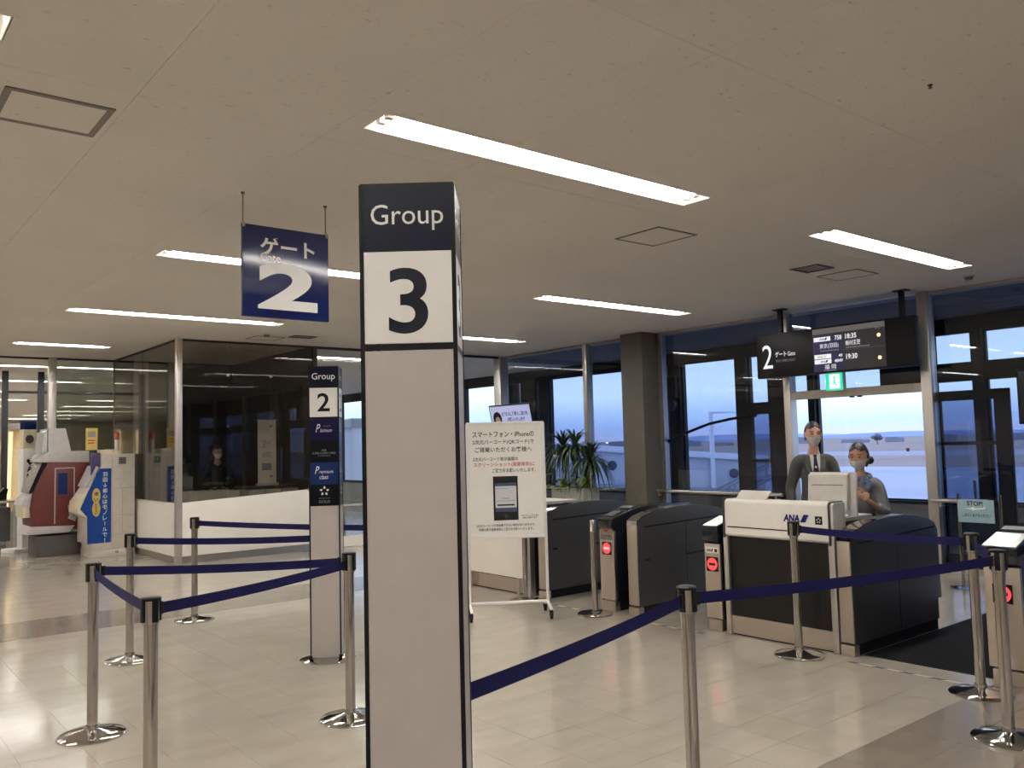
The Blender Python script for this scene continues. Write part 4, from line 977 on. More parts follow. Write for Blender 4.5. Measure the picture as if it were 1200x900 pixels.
# floor tape and mat
for k, (y0, y1, lab) in enumerate(((2.36, 3.20, 'black and yellow hazard tape on the floor at the right hand gate lane'), (4.42, 5.26, 'black and yellow hazard tape on the floor at the middle gate lane'), (5.78, 6.46, 'worn hazard tape on the floor at the left gate lane'))):
    tag(MB().box((-0.013, 0, 0), (0.013, y1-y0, 0.001)).build('floor_tape', 'tape', loc=(5.53, y0, 0.0), smooth=False), lab, 'floor tape', 'hazard tape strips')
t = thing('rubber_mat', 'black rubber mat on the floor in the right hand gate lane', 'mat', (5.78, 2.36, 0))
MB().box((0, 0, 0), (2.1, 0.84, 0.008)).build('mat_sheet', 'mat', t, bevel=0.003)
b = MB(); b.box((-0.012, -0.012, 0), (2.112, 0.0, 0.005)); b.box((-0.012, 0.84, 0), (2.112, 0.852, 0.005)); b.box((-0.012, 0, 0), (0, 0.84, 0.005)); b.box((2.1, 0, 0), (2.112, 0.84, 0.005)); b.build('mat_border', 'black', t, smooth=False)

# STOP placard on two slim posts
t = thing('stop_placard_stand', 'pale teal STOP placard hung between two slim steel posts behind the right gate', 'sign stand', (8.90, 3.66, 0))
for y in (0.20, -0.19):
    MB().lathe([(0, 0), (0.13, 0), (0.13, 0.01), (0.03, 0.02), (0, 0.02)], 28, (0, y, 0)).build('base_disc', 'chrome', t)
    MB().lathe([(0.016, 0.015), (0.016, 0.94), (0, 0.945)], 14, (0, y, 0)).build('post', 'steel', t)
MB().box((-0.03, -0.14, 0.66), (-0.018, 0.20, 0.885)).build('placard', 'stop', t, bevel=0.003)
fr = ((-0.0305, 0.20, 0.66), (0, -1, 0), (0, 0, 1))
text('STOP!', (0.09, 0.165, 0.24, 0.21), fr, 'ink', t, bold=0.03)
text('しばらくお待ちください', (0.04, 0.055, 0.31, 0.088), fr, 'ink', t, bold=0.02)
poly([(0.06, 0.135), (0.12, 0.142), (0.15, 0.155), (0.165, 0.142), (0.24, 0.148), (0.255, 0.165), (0.262, 0.150), (0.25, 0.135), (0.17, 0.128), (0.14, 0.115), (0.135, 0.128)], fr, 'frame_white', t, 'aeroplane_symbol', 0.001)

# wall lamp on mullion and the dark stay bar
t = thing('loudspeaker', 'small dark loudspeaker bracketed on a window mullion, left of the big pane', 'loudspeaker', (12.30, 10.38, 2.0))
MB().box((-0.02, -0.10, 0.32), (0.07, 0.12, 0.72)).build('speaker_box', 'black', t, bevel=0.02)
MB().tube([(-0.06, 0.03, 0.20), (0.05, 0.03, 0.20)], 0.13, 20).build('horn', 'bridgedark', t)
MB().box((0.0, -0.02, 0.15), (0.07, 0.02, 0.4)).build('bracket', 'black', t, smooth=False)
pts = [Vector((9.90, 8.458, 1.535)), Vector((9.90, 8.02, 1.675)), Vector((9.90, 7.70, 1.765)), Vector((9.90, 7.30, 1.825)), Vector((9.90, 6.93, 1.857))]
t = thing('stay_bar', 'curved black bar spanning from the column trim to the parked left door leaf', 'bar', pts[0])
MB().tube([p - pts[0] for p in pts], 0.020, 8).build('bar', 'black', t)
MB().box((-0.03, -0.02, -0.03), (0.03, 0.02, 0.03)).build('end_bracket', 'black', t, bevel=0.004)
MB().box((0.0, pts[-1].y-pts[0].y-0.02, 0.30), (0.05, pts[-1].y-pts[0].y+0.02, 0.345)).build('end_bracket', 'black', t, bevel=0.004)

# ================================================================== poster stand
t = thing('poster_stand', 'white wheeled poster stand with a phone screenshot notice in front of the gates', 'poster stand', (4.87, 6.09, 0), math.radians(-33))
pw = 0.355
for x in (-pw, pw):
    MB().tube([(x, 0.0, 0.10), (x, 0.02, 1.74)], 0.014, 8).build('upright', 'frame_white', t)
    MB().tube([(x, 0.02, 0.12), (x+0.01, -0.19, 0.075)], 0.014, 8).build('foot', 'frame_white', t)
    MB().tube([(x, 0.02, 0.12), (x, 0.19, 0.075)], 0.014, 8).build('foot', 'frame_white', t)
    for y in (-0.19, 0.19):
        MB().tube([(x-0.012, y, 0.032), (x+0.012, y, 0.032)], 0.032, 16).build('caster', 'black', t)
        MB().box((x-0.017, y-0.012, 0.03), (x+0.017, y+0.012, 0.078)).build('caster_fork', 'black', t, smooth=False)
MB().tube([(-pw, 0.0, 0.125), (pw, 0.0, 0.125)], 0.015, 8).build('cross_bar', 'frame_white', t)
b = MB(); y0, y1, z0, z1, k = -0.03, 0.0, 0.70, 1.755, 0.022
b.box((-pw, y0, z0), (-pw+k, y1, z1)); b.box((pw-k, y0, z0), (pw, y1, z1)); b.box((-pw+k, y0, z0), (pw-k, y1, z0+k)); b.box((-pw+k, y0, z1-k), (pw-k, y1, z1))
b.build('poster_frame', 'frame_white', t, bevel=0.004)
pp = MB().box((-pw+k, -0.02, z0+k), (pw-k, -0.008, z1-k)).build('poster_sheet', 'poster', t, smooth=False)
PWd, PHt = 2*pw, z1-z0; fr = ((-pw, -0.0205, z0), (1, 0, 0), (0, 0, 1))
def pr(u0, v0, u1, v1): return (u0/575*PWd, PHt - v1/855*PHt, u1/575*PWd, PHt - v0/855*PHt)
for s, r, mt, bd in (('スマートフォン・iPhoneの', (45, 70, 500, 112), 'ink', .02), ('2次元バーコード(QRコード)で', (45, 130, 500, 168), 'ink', .02), ('ご搭乗いただくお客様へ', (62, 184, 482, 222), 'ink', .02),
                     ('2次元バーコード表示画面の', (45, 258, 378, 287), 'ink', .02), ('スクリーンショット(画面保存)に', (50, 297, 500, 332), 'inkred', .02), ('ご協力をお願いいたします。', (185, 342, 508, 372), 'ink', .02),
                     ('2次元バーコードが再起動できない場合がありますので、', (60, 748, 492, 768), 'ink', .015), ('可能な限り画面保存にご協力をお願いいたします。', (78, 776, 480, 796), 'ink', .015),
                     ('※オフラインでも使用の', (392, 685, 520, 698), 'ink', .01), ('画面とは異なります', (404, 701, 508, 714), 'ink', .01)):
    text(s, pr(*r), fr, mt, pp, bold=0.012)
ph = plate(pr(190, 400, 372, 722), fr, 'blackgloss', pp, 'phone_picture', 0.002, bevel=0.0008)
f2 = ((-pw, -0.0226, z0), (1, 0, 0), (0, 0, 1)); f3 = ((-pw, -0.0234, z0), (1, 0, 0), (0, 0, 1))
ps_ = plate(pr(203, 450, 360, 660), f2, 'phonescreen', ph, 'phone_screen', 0.0006)
for r, mt in (((203, 450, 360, 472), 'phonebar'), ((203, 630, 360, 660), 'phonebar'), ((218, 605, 345, 616), 'ink'), ((208, 488, 300, 492), 'inkgrey'), ((210, 578, 350, 582), 'inkgrey'), ((255, 560, 305, 564), 'inkred')):
    plate(pr(*r), f3, mt, ps_, 'screen_line', 0.0004)
disc(((281/575)*PWd, PHt-692/855*PHt), 0.017, f2, 'charcoal', ph, 'home_button', 0.0006)

# ================================================================== notice display behind
t = thing('notice_display', 'tilted lit notice display on a stand behind the poster, beside the plant', 'display', (8.50, 10.08, 0))
MB().box((-0.2, -0.25, 0), (0.25, 0.25, 0.03)).build('display_base', 'black', t, bevel=0.008)
MB().box((-0.02, -0.05, 0.03), (0.04, 0.05, 1.75)).build('display_pole', 'black', t, smooth=False)
tl = math.radians(-12); Uv = Vector((math.sin(tl), 0, math.cos(tl))); O = Vector((-0.16, 0.53, 1.50)); fr = (O, (0, -1, 0), Uv)
cas = plate((0, 0, 1.0, 0.68), fr, 'black', t, 'display_casing', 0.035, bevel=0.006)
Nn = Vector((0, -1, 0)).cross(Uv); f2 = (O + Nn*0.035, (0, -1, 0), Uv); f3 = (O + Nn*0.0368, (0, -1, 0), Uv)
plate((0.02, 0.02, 0.98, 0.66), f2, 'lcd', t, 'display_screen', 0.0015)
text('お客様のご理解とご協力を', (0.30, 0.50, 0.92, 0.565), f3, 'lcdink', t, bold=0.03); text('お願いいたします', (0.42, 0.42, 0.83, 0.475), f3, 'lcdink', t, bold=0.03)
disc((0.18, 0.47), 0.105, f3, 'ink', t, 'avatar_hair', 0.001); disc((0.185, 0.435), 0.062, ((O + Nn*0.0379), (0, -1, 0), Uv), 'skin', t, 'avatar_face', 0.001)
poly([(0.13, 0.43), (0.24, 0.43), (0.23, 0.38), (0.185, 0.365), (0.14, 0.38)], (O + Nn*0.039, (0, -1, 0), Uv), 'mask', t, 'avatar_mask', 0.001)

# ================================================================== plant
random.seed(5)
t = thing('potted_dracaena', 'potted plant with long drooping leaves and pothos in a tall grey planter by the windows', 'plant', (9.14, 9.72, 0))
b = MB(); b.box((-0.17, -0.36, 0), (0.17, 0.36, 0.86)); b.build('planter', 'planter', t, bevel=0.01)
MB().box((-0.15, -0.34, 0.855), (0.15, 0.34, 0.868)).build('soil', 'soil', t, smooth=False)
def leaf_mesh(L, w, droop, name='leaf'):
    bm = bmesh.new(); N = 7; prev = None
    for i in range(N+1):
        u = i/N; x = L*(u - 0.12*droop*u*u); z = L*(0.75*u - droop*u*u*1.0); ww = w*math.sin(PI*min(1, 0.12+u*0.88))**0.7 if u < 1 else 0.001
        row = [bm.verts.new((x, -ww, z+0.15*ww)), bm.verts.new((x, 0, z)), bm.verts.new((x, ww, z+0.15*ww))]
        if prev:
            for k in range(2): bm.faces.new([prev[k], prev[k+1], row[k+1], row[k]])
        prev = row
    me = bpy.data.meshes.new(name); bm.to_mesh(me); bm.free(); me.materials.append(M['leaf']); return me
LM = [leaf_mesh(0.52, 0.019, 1.05), leaf_mesh(0.48, 0.018, 1.45), leaf_mesh(0.42, 0.017, 0.6), leaf_mesh(0.55, 0.018, 1.8)]
def rosette(px, py, h, n):
    MB().tube([(px*0.6, py*0.8, 0.86), (px*0.8, py*0.9, 0.86+(h-0.86)*0.5), (px, py, h)], [0.022, 0.018, 0.016], 8).build('stem', 'stem', t)
    for k in range(n):
        a = k*2.399 + random.uniform(-.2, .2); o = bpy.data.objects.new('leaf', LM[k % 4] if k > n*0.25 else LM[2]); COL.objects.link(o); o.parent = t
        o.location = (px, py, h - 0.12*k/n + 0.04); s = random.uniform(0.8, 1.05)
        o.rotation_euler = (0, random.uniform(-0.25, 0.1) - (0.5 if k < n*0.25 else 0), a); o.scale = (s, 1, s)
rosette(0.0, 0.24, 1.42, 98); rosette(-0.05, -0.08, 1.44, 98); rosette(0.02, -0.34, 1.26, 90)
lm2 = bpy.data.meshes.new('pothos_leaf'); bm = bmesh.new()
q = [bm.verts.new(p) for p in ((0, 0, 0), (0.03, -0.04, 0.01), (0.07, -0.045, 0.012), (0.13, 0, -0.02), (0.07, 0.045, 0.012), (0.03, 0.04, 0.01), (0.06, 0, 0))]
for a, c in ((0, 1), (1, 2), (2, 3), (3, 4), (4, 5), (5, 0)): bm.faces.new([q[a], q[c], q[6]])
bm.to_mesh(lm2); bm.free(); lm2.materials.append(M['leaf2'])
for k in range(70):
    o = bpy.data.objects.new('pothos_leaf', lm2); COL.objects.link(o); o.parent = t
    o.location = (random.uniform(-0.2, 0.1), random.uniform(-0.38, 0.36), random.uniform(0.82, 1.06)); o.rotation_euler = (random.uniform(-.5, .5), random.uniform(-.2, 1.0), random.uniform(0, 2*PI))

# ================================================================== ticket machines (far left)
t = thing('red_ticket_machine', 'red and grey airport ticket machine on a dark plinth at far left', 'ticket machine', (2.57, 14.80, 0))
b = MB(); b.box((0.05, 0.02, 0), (0.78, 0.68, 0.32)); b.build('plinth', 'kioskdark', t, bevel=0.006)
side = [(-0.02, 0.40), (0.78, 0.40), (0.78, 1.44), (0.20, 1.46), (0.10, 1.25), (0.0, 1.0), (-0.04, 0.75)]
MB().prism(side, 'y', 0.0, 0.7).build('cabinet_body', 'red', t, bevel=0.006)
MB().prism([(0.06, 1.46), (0.78, 1.44), (0.78, 1.62), (0.52, 1.62), (0.44, 1.98), (0.20, 1.98), (0.20, 1.62), (0.10, 1.55)], 'y', 0.0, 0.7).build('top_housing', 'kioskgrey', t, bevel=0.006)
MB().prism([(0.12, 1.60), (0.19, 1.62), (0.19, 1.95), (0.15, 1.92)], 'y', 0.06, 0.62).build('header_screen', 'readerplate', t, smooth=False)
MB().prism([(0.19, 1.44), (-0.02, 0.98), (-0.06, 0.99), (0.12, 1.46)], 'y', 0.03, 0.67).build('touch_screen', 'blackgloss', t, smooth=False)
MB().prism([(-0.01, 1.0), (-0.04, 0.76), (-0.16, 0.80), (-0.12, 0.90)], 'y', 0.02, 0.68).build('keypad_shelf', 'kioskgrey', t, bevel=0.006)
MB().box((-0.13, 0.05, 0.62), (-0.03, 0.65, 0.80)).build('ticket_outlet', 'kioskcream', t, bevel=0.006)
MB().prism([(-0.10, 0.36), (0.50, 0.36), (0.58, 0.46), (-0.03, 0.48)], 'y', -0.02, 0.7).build('lower_skirt', 'kioskgrey', t, bevel=0.006)
b = MB(); fr = ((0, -0.001, 0), (1, 0, 0), (0, 0, 1))
for r in ((0.29, 0.5, 0.305, 1.36), (0.56, 0.5, 0.575, 1.36), (0.29, 1.35, 0.575, 1.365), (0.305, 0.5, 0.575, 0.51)): plate(r, fr, 'kioskgrey', t, 'door_outline', 0.002)
plate((0.34, 0.95, 0.47, 1.28), fr, 'bluep', t, 'side_window', 0.003)
poly([(0.42, 0.45), (0.56, 0.45), (0.62, 0.62), (0.60, 0.80), (0.48, 0.78), (0.50, 0.62)], fr, 'kioskgrey', t, 'decal_wave', 0.002)
poly([(0.30, 0.50), (0.40, 0.62), (0.62, 0.50), (0.50, 0.42)], ((0, -0.0035, 0), (1, 0, 0), (0, 0, 1)), 'red', t, 'decal_wave', 0.002)
t = thing('white_ticket_machine', 'white ticket machine with blue monorail advert on its side', 'ticket machine', (3.17, 14.10, 0))
MB().box((0.05, 0.0, 0.0), (0.68, 0.62, 0.10)).build('plinth', 'kioskwhite', t, bevel=0.004)
side = [(0.05, 0.10), (0.68, 0.10), (0.68, 1.56), (0.24, 1.57), (0.20, 1.52), (0.20, 0.10)]
MB().prism([(0.20, 0.10), (0.68, 0.10), (0.68, 1.555), (0.20, 1.57)], 'y', 0.0, 0.62).build('cabinet_body', 'kioskwhite', t, bevel=0.006)
MB().box((0.06, 0.0, 0.10), (0.20, 0.62, 0.23)).build('front_base', 'kioskwhite', t, bevel=0.004)
MB().prism([(0.0, 0.21), (0.20, 0.21), (0.20, 1.40), (0.13, 1.22), (-0.12, 0.82), (-0.10, 0.66), (0.0, 0.60)], 'y', 0.0, 0.62).build('front_body', 'kioskwhite', t, bevel=0.006)
MB().prism([(-0.13, 0.68), (-0.12, 0.84), (0.04, 1.06), (0.09, 1.03), (0.0, 0.84), (-0.02, 0.66)], 'y', -0.004, 0.60).build('coin_tray', 'kioskcream', t, bevel=0.005)
MB().prism([(0.03, 1.06), (0.17, 1.36), (0.13, 1.38), (-0.01, 1.07)], 'y', 0.03, 0.59).build('touch_screen', 'readerplate', t, smooth=False)
fr = ((0, -0.001, 0), (1, 0, 0), (0, 0, 1)); f2 = ((0, -0.0055, 0), (1, 0, 0), (0, 0, 1)); f3 = ((0, -0.0075, 0), (1, 0, 0), (0, 0, 1))
ad = poly([(0.005, 0.215), (0.335, 0.215), (0.335, 1.34), (0.17, 1.34), (0.0, 0.98), (-0.10, 0.74), (0.0, 0.62)], fr, 'adblue', t, 'advert_panel', 0.004)
for k, ch in enumerate('羽田↓都心はモノレールで!'):
    z = 1.29 - k*0.083
    if ch in 'ー': plate((0.243, z-0.07, 0.252, z-0.008), f2, 'inkwhite', ad, 'lettering', 0.0008)
    else: text(ch, (0.213, z-0.072, 0.283, z-0.006), f2, 'inkwhite', ad, keep=True, align='c', bold=0.02)
for zc, s in ((0.93, '速い'), (0.73, '揺れない')):
    n = 24; el = poly([(0.125+0.058*math.cos(2*PI*i/n), zc+0.115*math.sin(2*PI*i/n)) for i in range(n)], f2, 'adyellow', ad, 'advert_oval', 0.0015)
    for k, ch in enumerate(s): text(ch, (0.095, zc+0.085-(k+1)*0.17/len(s), 0.155, zc+0.085-k*0.17/len(s)-0.006), f3, 'ink', ad, keep=True, align='c', bold=0.02)
for r in ((0.345, 1.03, 0.675, 1.034), (0.345, 0.33, 0.675, 0.334), (0.345, 0.62, 0.675, 0.624), (0.50, 0.335, 0.504, 1.03), (0.345, 0.14, 0.349, 1.5)): plate(r, fr, 'inkgrey', t, 'panel_seam', 0.0015)
lv = plate((0.44, 1.40, 0.55, 1.51), fr, 'inkgrey', t, 'louvre', 0.003)
for k in range(4): plate((0.445, 1.41+k*0.024, 0.545, 1.425+k*0.024), ((0, -0.0045, 0), (1, 0, 0), (0, 0, 1)), 'kioskdark', lv, 'louvre_slat', 0.002)
plate((0.40, 0.04, 0.45, 0.08), fr, 'inkgrey', t, 'foot_latch', 0.002)
MB().box((0.06, 0.05, 1.24), (0.19, 0.10, 1.58)).build('card_holder', 'purple', t, bevel=0.004)
MB().box((0.25, 0.1, 1.565), (0.42, 0.5, 1.63)).build('top_unit', 'kioskcream', t, bevel=0.005)
t = thing('notice_card', 'yellow notice card standing on top of the white ticket machine', 'notice card', (3.30, 14.5, 1.63))
MB().box((-0.07, -0.004, 0), (0.10, 0.004, 0.34)).build('card', 'adyellow', t, smooth=False); MB().box((-0.07, -0.03, 0), (0.10, 0.03, 0.006)).build('card_foot', 'kioskcream', t, smooth=False)
fr = ((-0.07, -0.0042, 0), (1, 0, 0), (0, 0, 1))
for r in ((0.03, 0.20, 0.14, 0.29), (0.03, 0.14, 0.13, 0.155), (0.03, 0.10, 0.12, 0.115)): plate(r, fr, 'inkgrey' if r[1] > .19 else 'inkred', t, 'print_block', 0.0006)
t = thing('warning_beacon', 'small amber warning beacon on top of the white ticket machine', 'beacon', (3.66, 14.4, 1.562))
MB().lathe([(0, 0), (0.05, 0), (0.05, 0.05), (0, 0.05)], 16).build('beacon_base', 'kioskcream', t); MB().lathe([(0.035, 0.05), (0.035, 0.22), (0, 0.22)], 16).build('beacon_body', 'kioskwhite', t); MB().lathe([(0.04, 0.22), (0.04, 0.31), (0.025, 0.34), (0, 0.345)], 16).build('beacon_lens', 'amberlamp', t)

# AED stand
t = thing('defibrillator_stand', 'slim white AED stand with a heart mark left of the ticket machines', 'defibrillator stand', (2.70, 16.1, 0), 0.35)
MB().box((-0.3, -0.2, 0), (0.3, 0.2, 0.06)).build('stand_base', 'frame_white', t, bevel=0.01)
MB().box((-0.11, -0.08, 0.06), (0.11, 0.08, 1.68)).build('stand_column', 'frame_white', t, bevel=0.01)
MB().box((-0.10, -0.06, 1.68), (0.10, 0.06, 2.0)).build('cabinet_box', 'kioskcream', t, bevel=0.008)
MB().box((-0.10, -0.05, 2.0), (0.12, 0.05, 2.14)).build('blue_header', 'bluep', t, bevel=0.004)
fr = ((0, -0.081, 0), (1, 0, 0), (0, 0, 1)); disc((0, 1.84), 0.07, ((0, -0.061, 0), (1, 0, 0), (0, 0, 1)), 'kioskdark', t, 'handle_window', 0.003)
for k, ch in enumerate('AED'): text(ch, (-0.05, 1.30-k*0.12, 0.05, 1.39-k*0.12), fr, 'ink', t, bold=0.03)
poly([(0, 1.41), (-0.055, 1.47), (-0.055, 1.50), (-0.03, 1.515), (0, 1.49), (0.03, 1.515), (0.055, 1.50), (0.055, 1.47)], fr, 'ink', t, 'heart_mark', 0.002)
# lit showcase and table at the left edge
t = thing('lit_showcase', 'warm lit upright showcase in the far hall at the left edge', 'showcase', (2.95, 18.9, 0))
MB().box((-0.6, 0, 0), (0.25, 0.4, 0.5)).build('showcase_base', 'kioskgrey', t, smooth=False)
MB().box((-0.6, 0.36, 0.5), (0.25, 0.4, 2.1)).build('showcase_back', 'kioskcream', t, smooth=False)
MB().box((-0.6, 0, 2.1), (0.25, 0.4, 2.2)).build('showcase_top', 'kioskgrey', t, smooth=False)
for x in (-0.42, -0.05, 0.14): MB().tube([(x, 0.3, 0.55), (x+0.03, 0.3, 2.05)], 0.035, 8).build('lit_strip', 'warmlit', t)
t = thing('trolley_table', 'grey steel side table with dark drawers at the left edge', 'table', (2.42, 17.3, 0))
MB().box((-0.5, -0.25, 0.76), (0.28, 0.25, 0.80)).build('table_top', 'alu', t, bevel=0.005)
for x in (-0.47, 0.25):
    for y in (-0.22, 0.22): MB().box((x-0.015, y-0.015, 0), (x+0.015, y+0.015, 0.76)).build('leg', 'alu', t, smooth=False)
MB().box((-0.1, -0.22, 0.1), (0.2, 0.2, 0.68)).build('drawer_unit', 'charcoal', t, bevel=0.005)
t = thing('desk_telephone', 'dark sloping device on the grey side table at the left edge', 'device', (2.42, 17.15, 0.80))
MB().prism([(-0.1, 0), (0.12, 0), (0.16, 0.2), (0.1, 0.22)], 'y', -0.08, 0.08).build('device_body', 'black', t, bevel=0.008); MB().box((-0.1, -0.1, 0), (0.14, 0.1, 0.015)).build('device_base', 'charcoal', t, smooth=False)

# ================================================================== inside the smoked glass office
t = thing('office_desk', 'low beige desk inside the smoked glass office behind the corner post', 'desk', (4.25, 12.75, 0))
MB().box((0, 0, 0.92), (0.75, 0.6, 0.96)).build('desk_top', 'kioskwhite', t, bevel=0.004); MB().box((0, 0, 0), (0.75, 0.03, 0.92)).build('front_panel', 'kioskwhite', t, smooth=False)
MB().box((0.0, 0.03, 0), (0.03, 0.6, 0.92)).build('side_panel', 'kioskwhite', t, smooth=False); MB().box((0.72, 0.03, 0), (0.75, 0.6, 0.92)).build('side_panel', 'kioskwhite', t, smooth=False)
t = thing('office_bench', 'long low dark counter with pale drawers inside the smoked glass office', 'counter', (5.1, 12.7, 0))
MB().box((0, 0, 0.96), (0.85, 0.5, 1.0)).build('counter_top', 'office', t, smooth=False)
for k in range(3): MB().box((0.01+k*0.28, 0, 0.70), (0.27+k*0.28, 0.48, 0.95)).build('drawer', 'kioskwhite', t, bevel=0.003)
MB().box((0.0, 0.02, 0), (0.85, 0.48, 0.69)).build('cabinet_body', 'office', t, smooth=False)
t = thing('roll_banner', 'tall beige banner stand with grey print inside the smoked glass office', 'banner', (5.52, 12.95, 1.0))
MB().box((-0.17, -0.05, 0), (0.17, 0.05, 0.04)).build('banner_foot', 'kioskgrey', t, smooth=False); MB().box((-0.15, -0.006, 0.04), (0.15, 0.006, 1.02)).build('banner_sheet', 'kioskcream', t, smooth=False)
MB().box((-0.155, -0.012, 1.02), (0.155, 0.012, 1.04)).build('banner_bar', 'alu', t, smooth=False)
fr = ((-0.15, -0.0062, 0.04), (1, 0, 0), (0, 0, 1))
plate((0.06, 0.20, 0.22, 0.31), fr, 'inkgrey', t, 'print_block', 0.0006)
text('御案内', (0.07, 0.40, 0.22, 0.50), fr, 'inkgrey', t); text('受付', (0.07, 0.55, 0.22, 0.68), fr, 'inkgrey', t)
t = thing('office_cabinet', 'dark tall equipment cabinet with green pilot lamp inside the smoked glass office', 'cabinet', (4.2, 14.0, 0))
MB().box((0, 0, 0), (0.5, 0.5, 1.55)).build('cabinet_body', 'black', t, bevel=0.005); MB().box((-0.004, 0.1, 1.45), (0.0, 0.13, 1.48)).build('pilot_lamp', 'exit', t, smooth=False); MB().box((-0.005, 0.04, 0.1), (0.0, 0.46, 1.35)).build('cabinet_door', 'charcoal', t, smooth=False)
t = thing('office_pillar', 'slim pale pillar inside the smoked glass office near its left glass', 'pillar', (4.12, 14.9, 0))
MB().box((0, 0, 0), (0.16, 0.3, CZ)).build('pillar_shaft', 'kioskgrey', t, smooth=False); MB().box((-0.01, -0.01, 0), (0.17, 0.31, 0.1)).build('pillar_base', 'kick', t, smooth=False)

# ================================================================== people
def skin_mesh(chains, sub=1):
    """chains: lists of (point, rx, ry); first points shared by rounding"""
    me = bpy.data.meshes.new('s'); vs, es, rad, idx = [], [], [], {}
    for ch in chains:
        pv = None
        for p, r in ch:
            key = tuple(round(c, 4) for c in p)
            if key not in idx: idx[key] = len(vs); vs.append(p); rad.append(r)
            if pv is not None and pv != idx[key]: es.append((pv, idx[key]))
            pv = idx[key]
    me.from_pydata(vs, es, []); ob = bpy.data.objects.new('s', me); COL.objects.link(ob)
    md = ob.modifiers.new('k', 'SKIN'); md.use_smooth_shade = True
    for v, r in zip(me.skin_vertices[0].data, rad): v.radius = r if isinstance(r, tuple) else (r, r); v.use_root = False
    me.skin_vertices[0].data[0].use_root = True
    s = ob.modifiers.new('u', 'SUBSURF'); s.levels = sub; s.render_levels = sub
    r = bpy.data.meshes.new_from_object(ob.evaluated_get(bpy.context.evaluated_depsgraph_get()))
    bpy.data.objects.remove(ob); return r
def head_bm(bm, c, rot, s=1.0):
    r = bmesh.ops.create_uvsphere(bm, u_segments=28, v_segments=20, radius=1); vs = r['verts']
    for v in vs:
        x, y, z = v.co
        k = 1.0 if z > 0 else 1 - 0.30*(-z)**1.5
        X = x*0.073*k; Y = y*0.092*(k if y < 0 else 1.0); Z = z*0.115
        if y < 0:
            Y -= 0.016*math.exp(-((x/0.16)**2) - ((z+0.12)/0.17)**2)           # nose
            Y += 0.008*(math.exp(-(((x-0.38)/0.2)**2) - ((z-0.08)/0.15)**2) + math.exp(-(((x+0.38)/0.2)**2) - ((z-0.08)/0.15)**2))
            Y -= 0.006*math.exp(-((x/0.3)**2) - ((z+0.48)/0.10)**2)             # lips
            Y -= 0.008*math.exp(-((x/0.3)**2) - ((z+0.80)/0.15)**2)             # chin
        v.co = Vector((X, Y, Z))*s
    for sx_ in (-1, 1):
        e = bmesh.ops.create_uvsphere(bm, u_segments=10, v_segments=8, radius=1)['verts']
        for v in e: v.co = Vector((sx_*0.074 + v.co.x*0.010, 0.008 + v.co.y*0.018, -0.005 + v.co.z*0.032))*s
        vs = vs + e
    for v in vs: v.co = rot @ v.co + c
def remesh(me, vox):
    ob = bpy.data.objects.new('r', me); COL.objects.link(ob); md = ob.modifiers.new('r', 'REMESH'); md.mode = 'VOXEL'; md.voxel_size = vox; md.use_smooth_shade = True
    sm = ob.modifiers.new('s', 'SMOOTH'); sm.factor = 0.5; sm.iterations = 2
    r = bpy.data.meshes.new_from_object(ob.evaluated_get(bpy.context.evaluated_depsgraph_get())); bpy.data.objects.remove(ob); return r
def fingers(wr, el, palm_n, curl, thumb_side):
    """wrist, elbow; hand continues the forearm, fingers curl about palm normal"""
    d = (wr-el).normalized(); n = (palm_n - d*palm_n.dot(d)).normalized(); sd = d.cross(n)*thumb_side; ch = []
    pc = wr + d*0.045; k0 = wr + d*0.085
    ch.append([(tuple(wr), (0.024, 0.020)), (tuple(pc), (0.036, 0.016)), (tuple(k0), (0.038, 0.013))])
    for i, (off, L) in enumerate(((-0.027, 0.062), (-0.009, 0.072), (0.009, 0.078), (0.027, 0.070))):
        p = wr + d*0.075 + sd*off; c = [(tuple(p), 0.009)]; a = 0
        for seg, rr in ((0.45, 0.0088), (0.32, 0.008), (0.23, 0.007)):
            a += curl; p = p + (d*math.cos(a) + n*math.sin(a))*L*seg; c.append((tuple(p), rr))
        ch.append(c)
    p = wr + d*0.03 + sd*0.028; c = [(tuple(p), 0.011)]
    for q in (sd*0.022 + d*0.018 + n*0.008, sd*0.006 + d*0.026 + n*0.012, d*0.022 + n*0.010): p = p + q; c.append((tuple(p), 0.009))
    ch.append(c); return ch
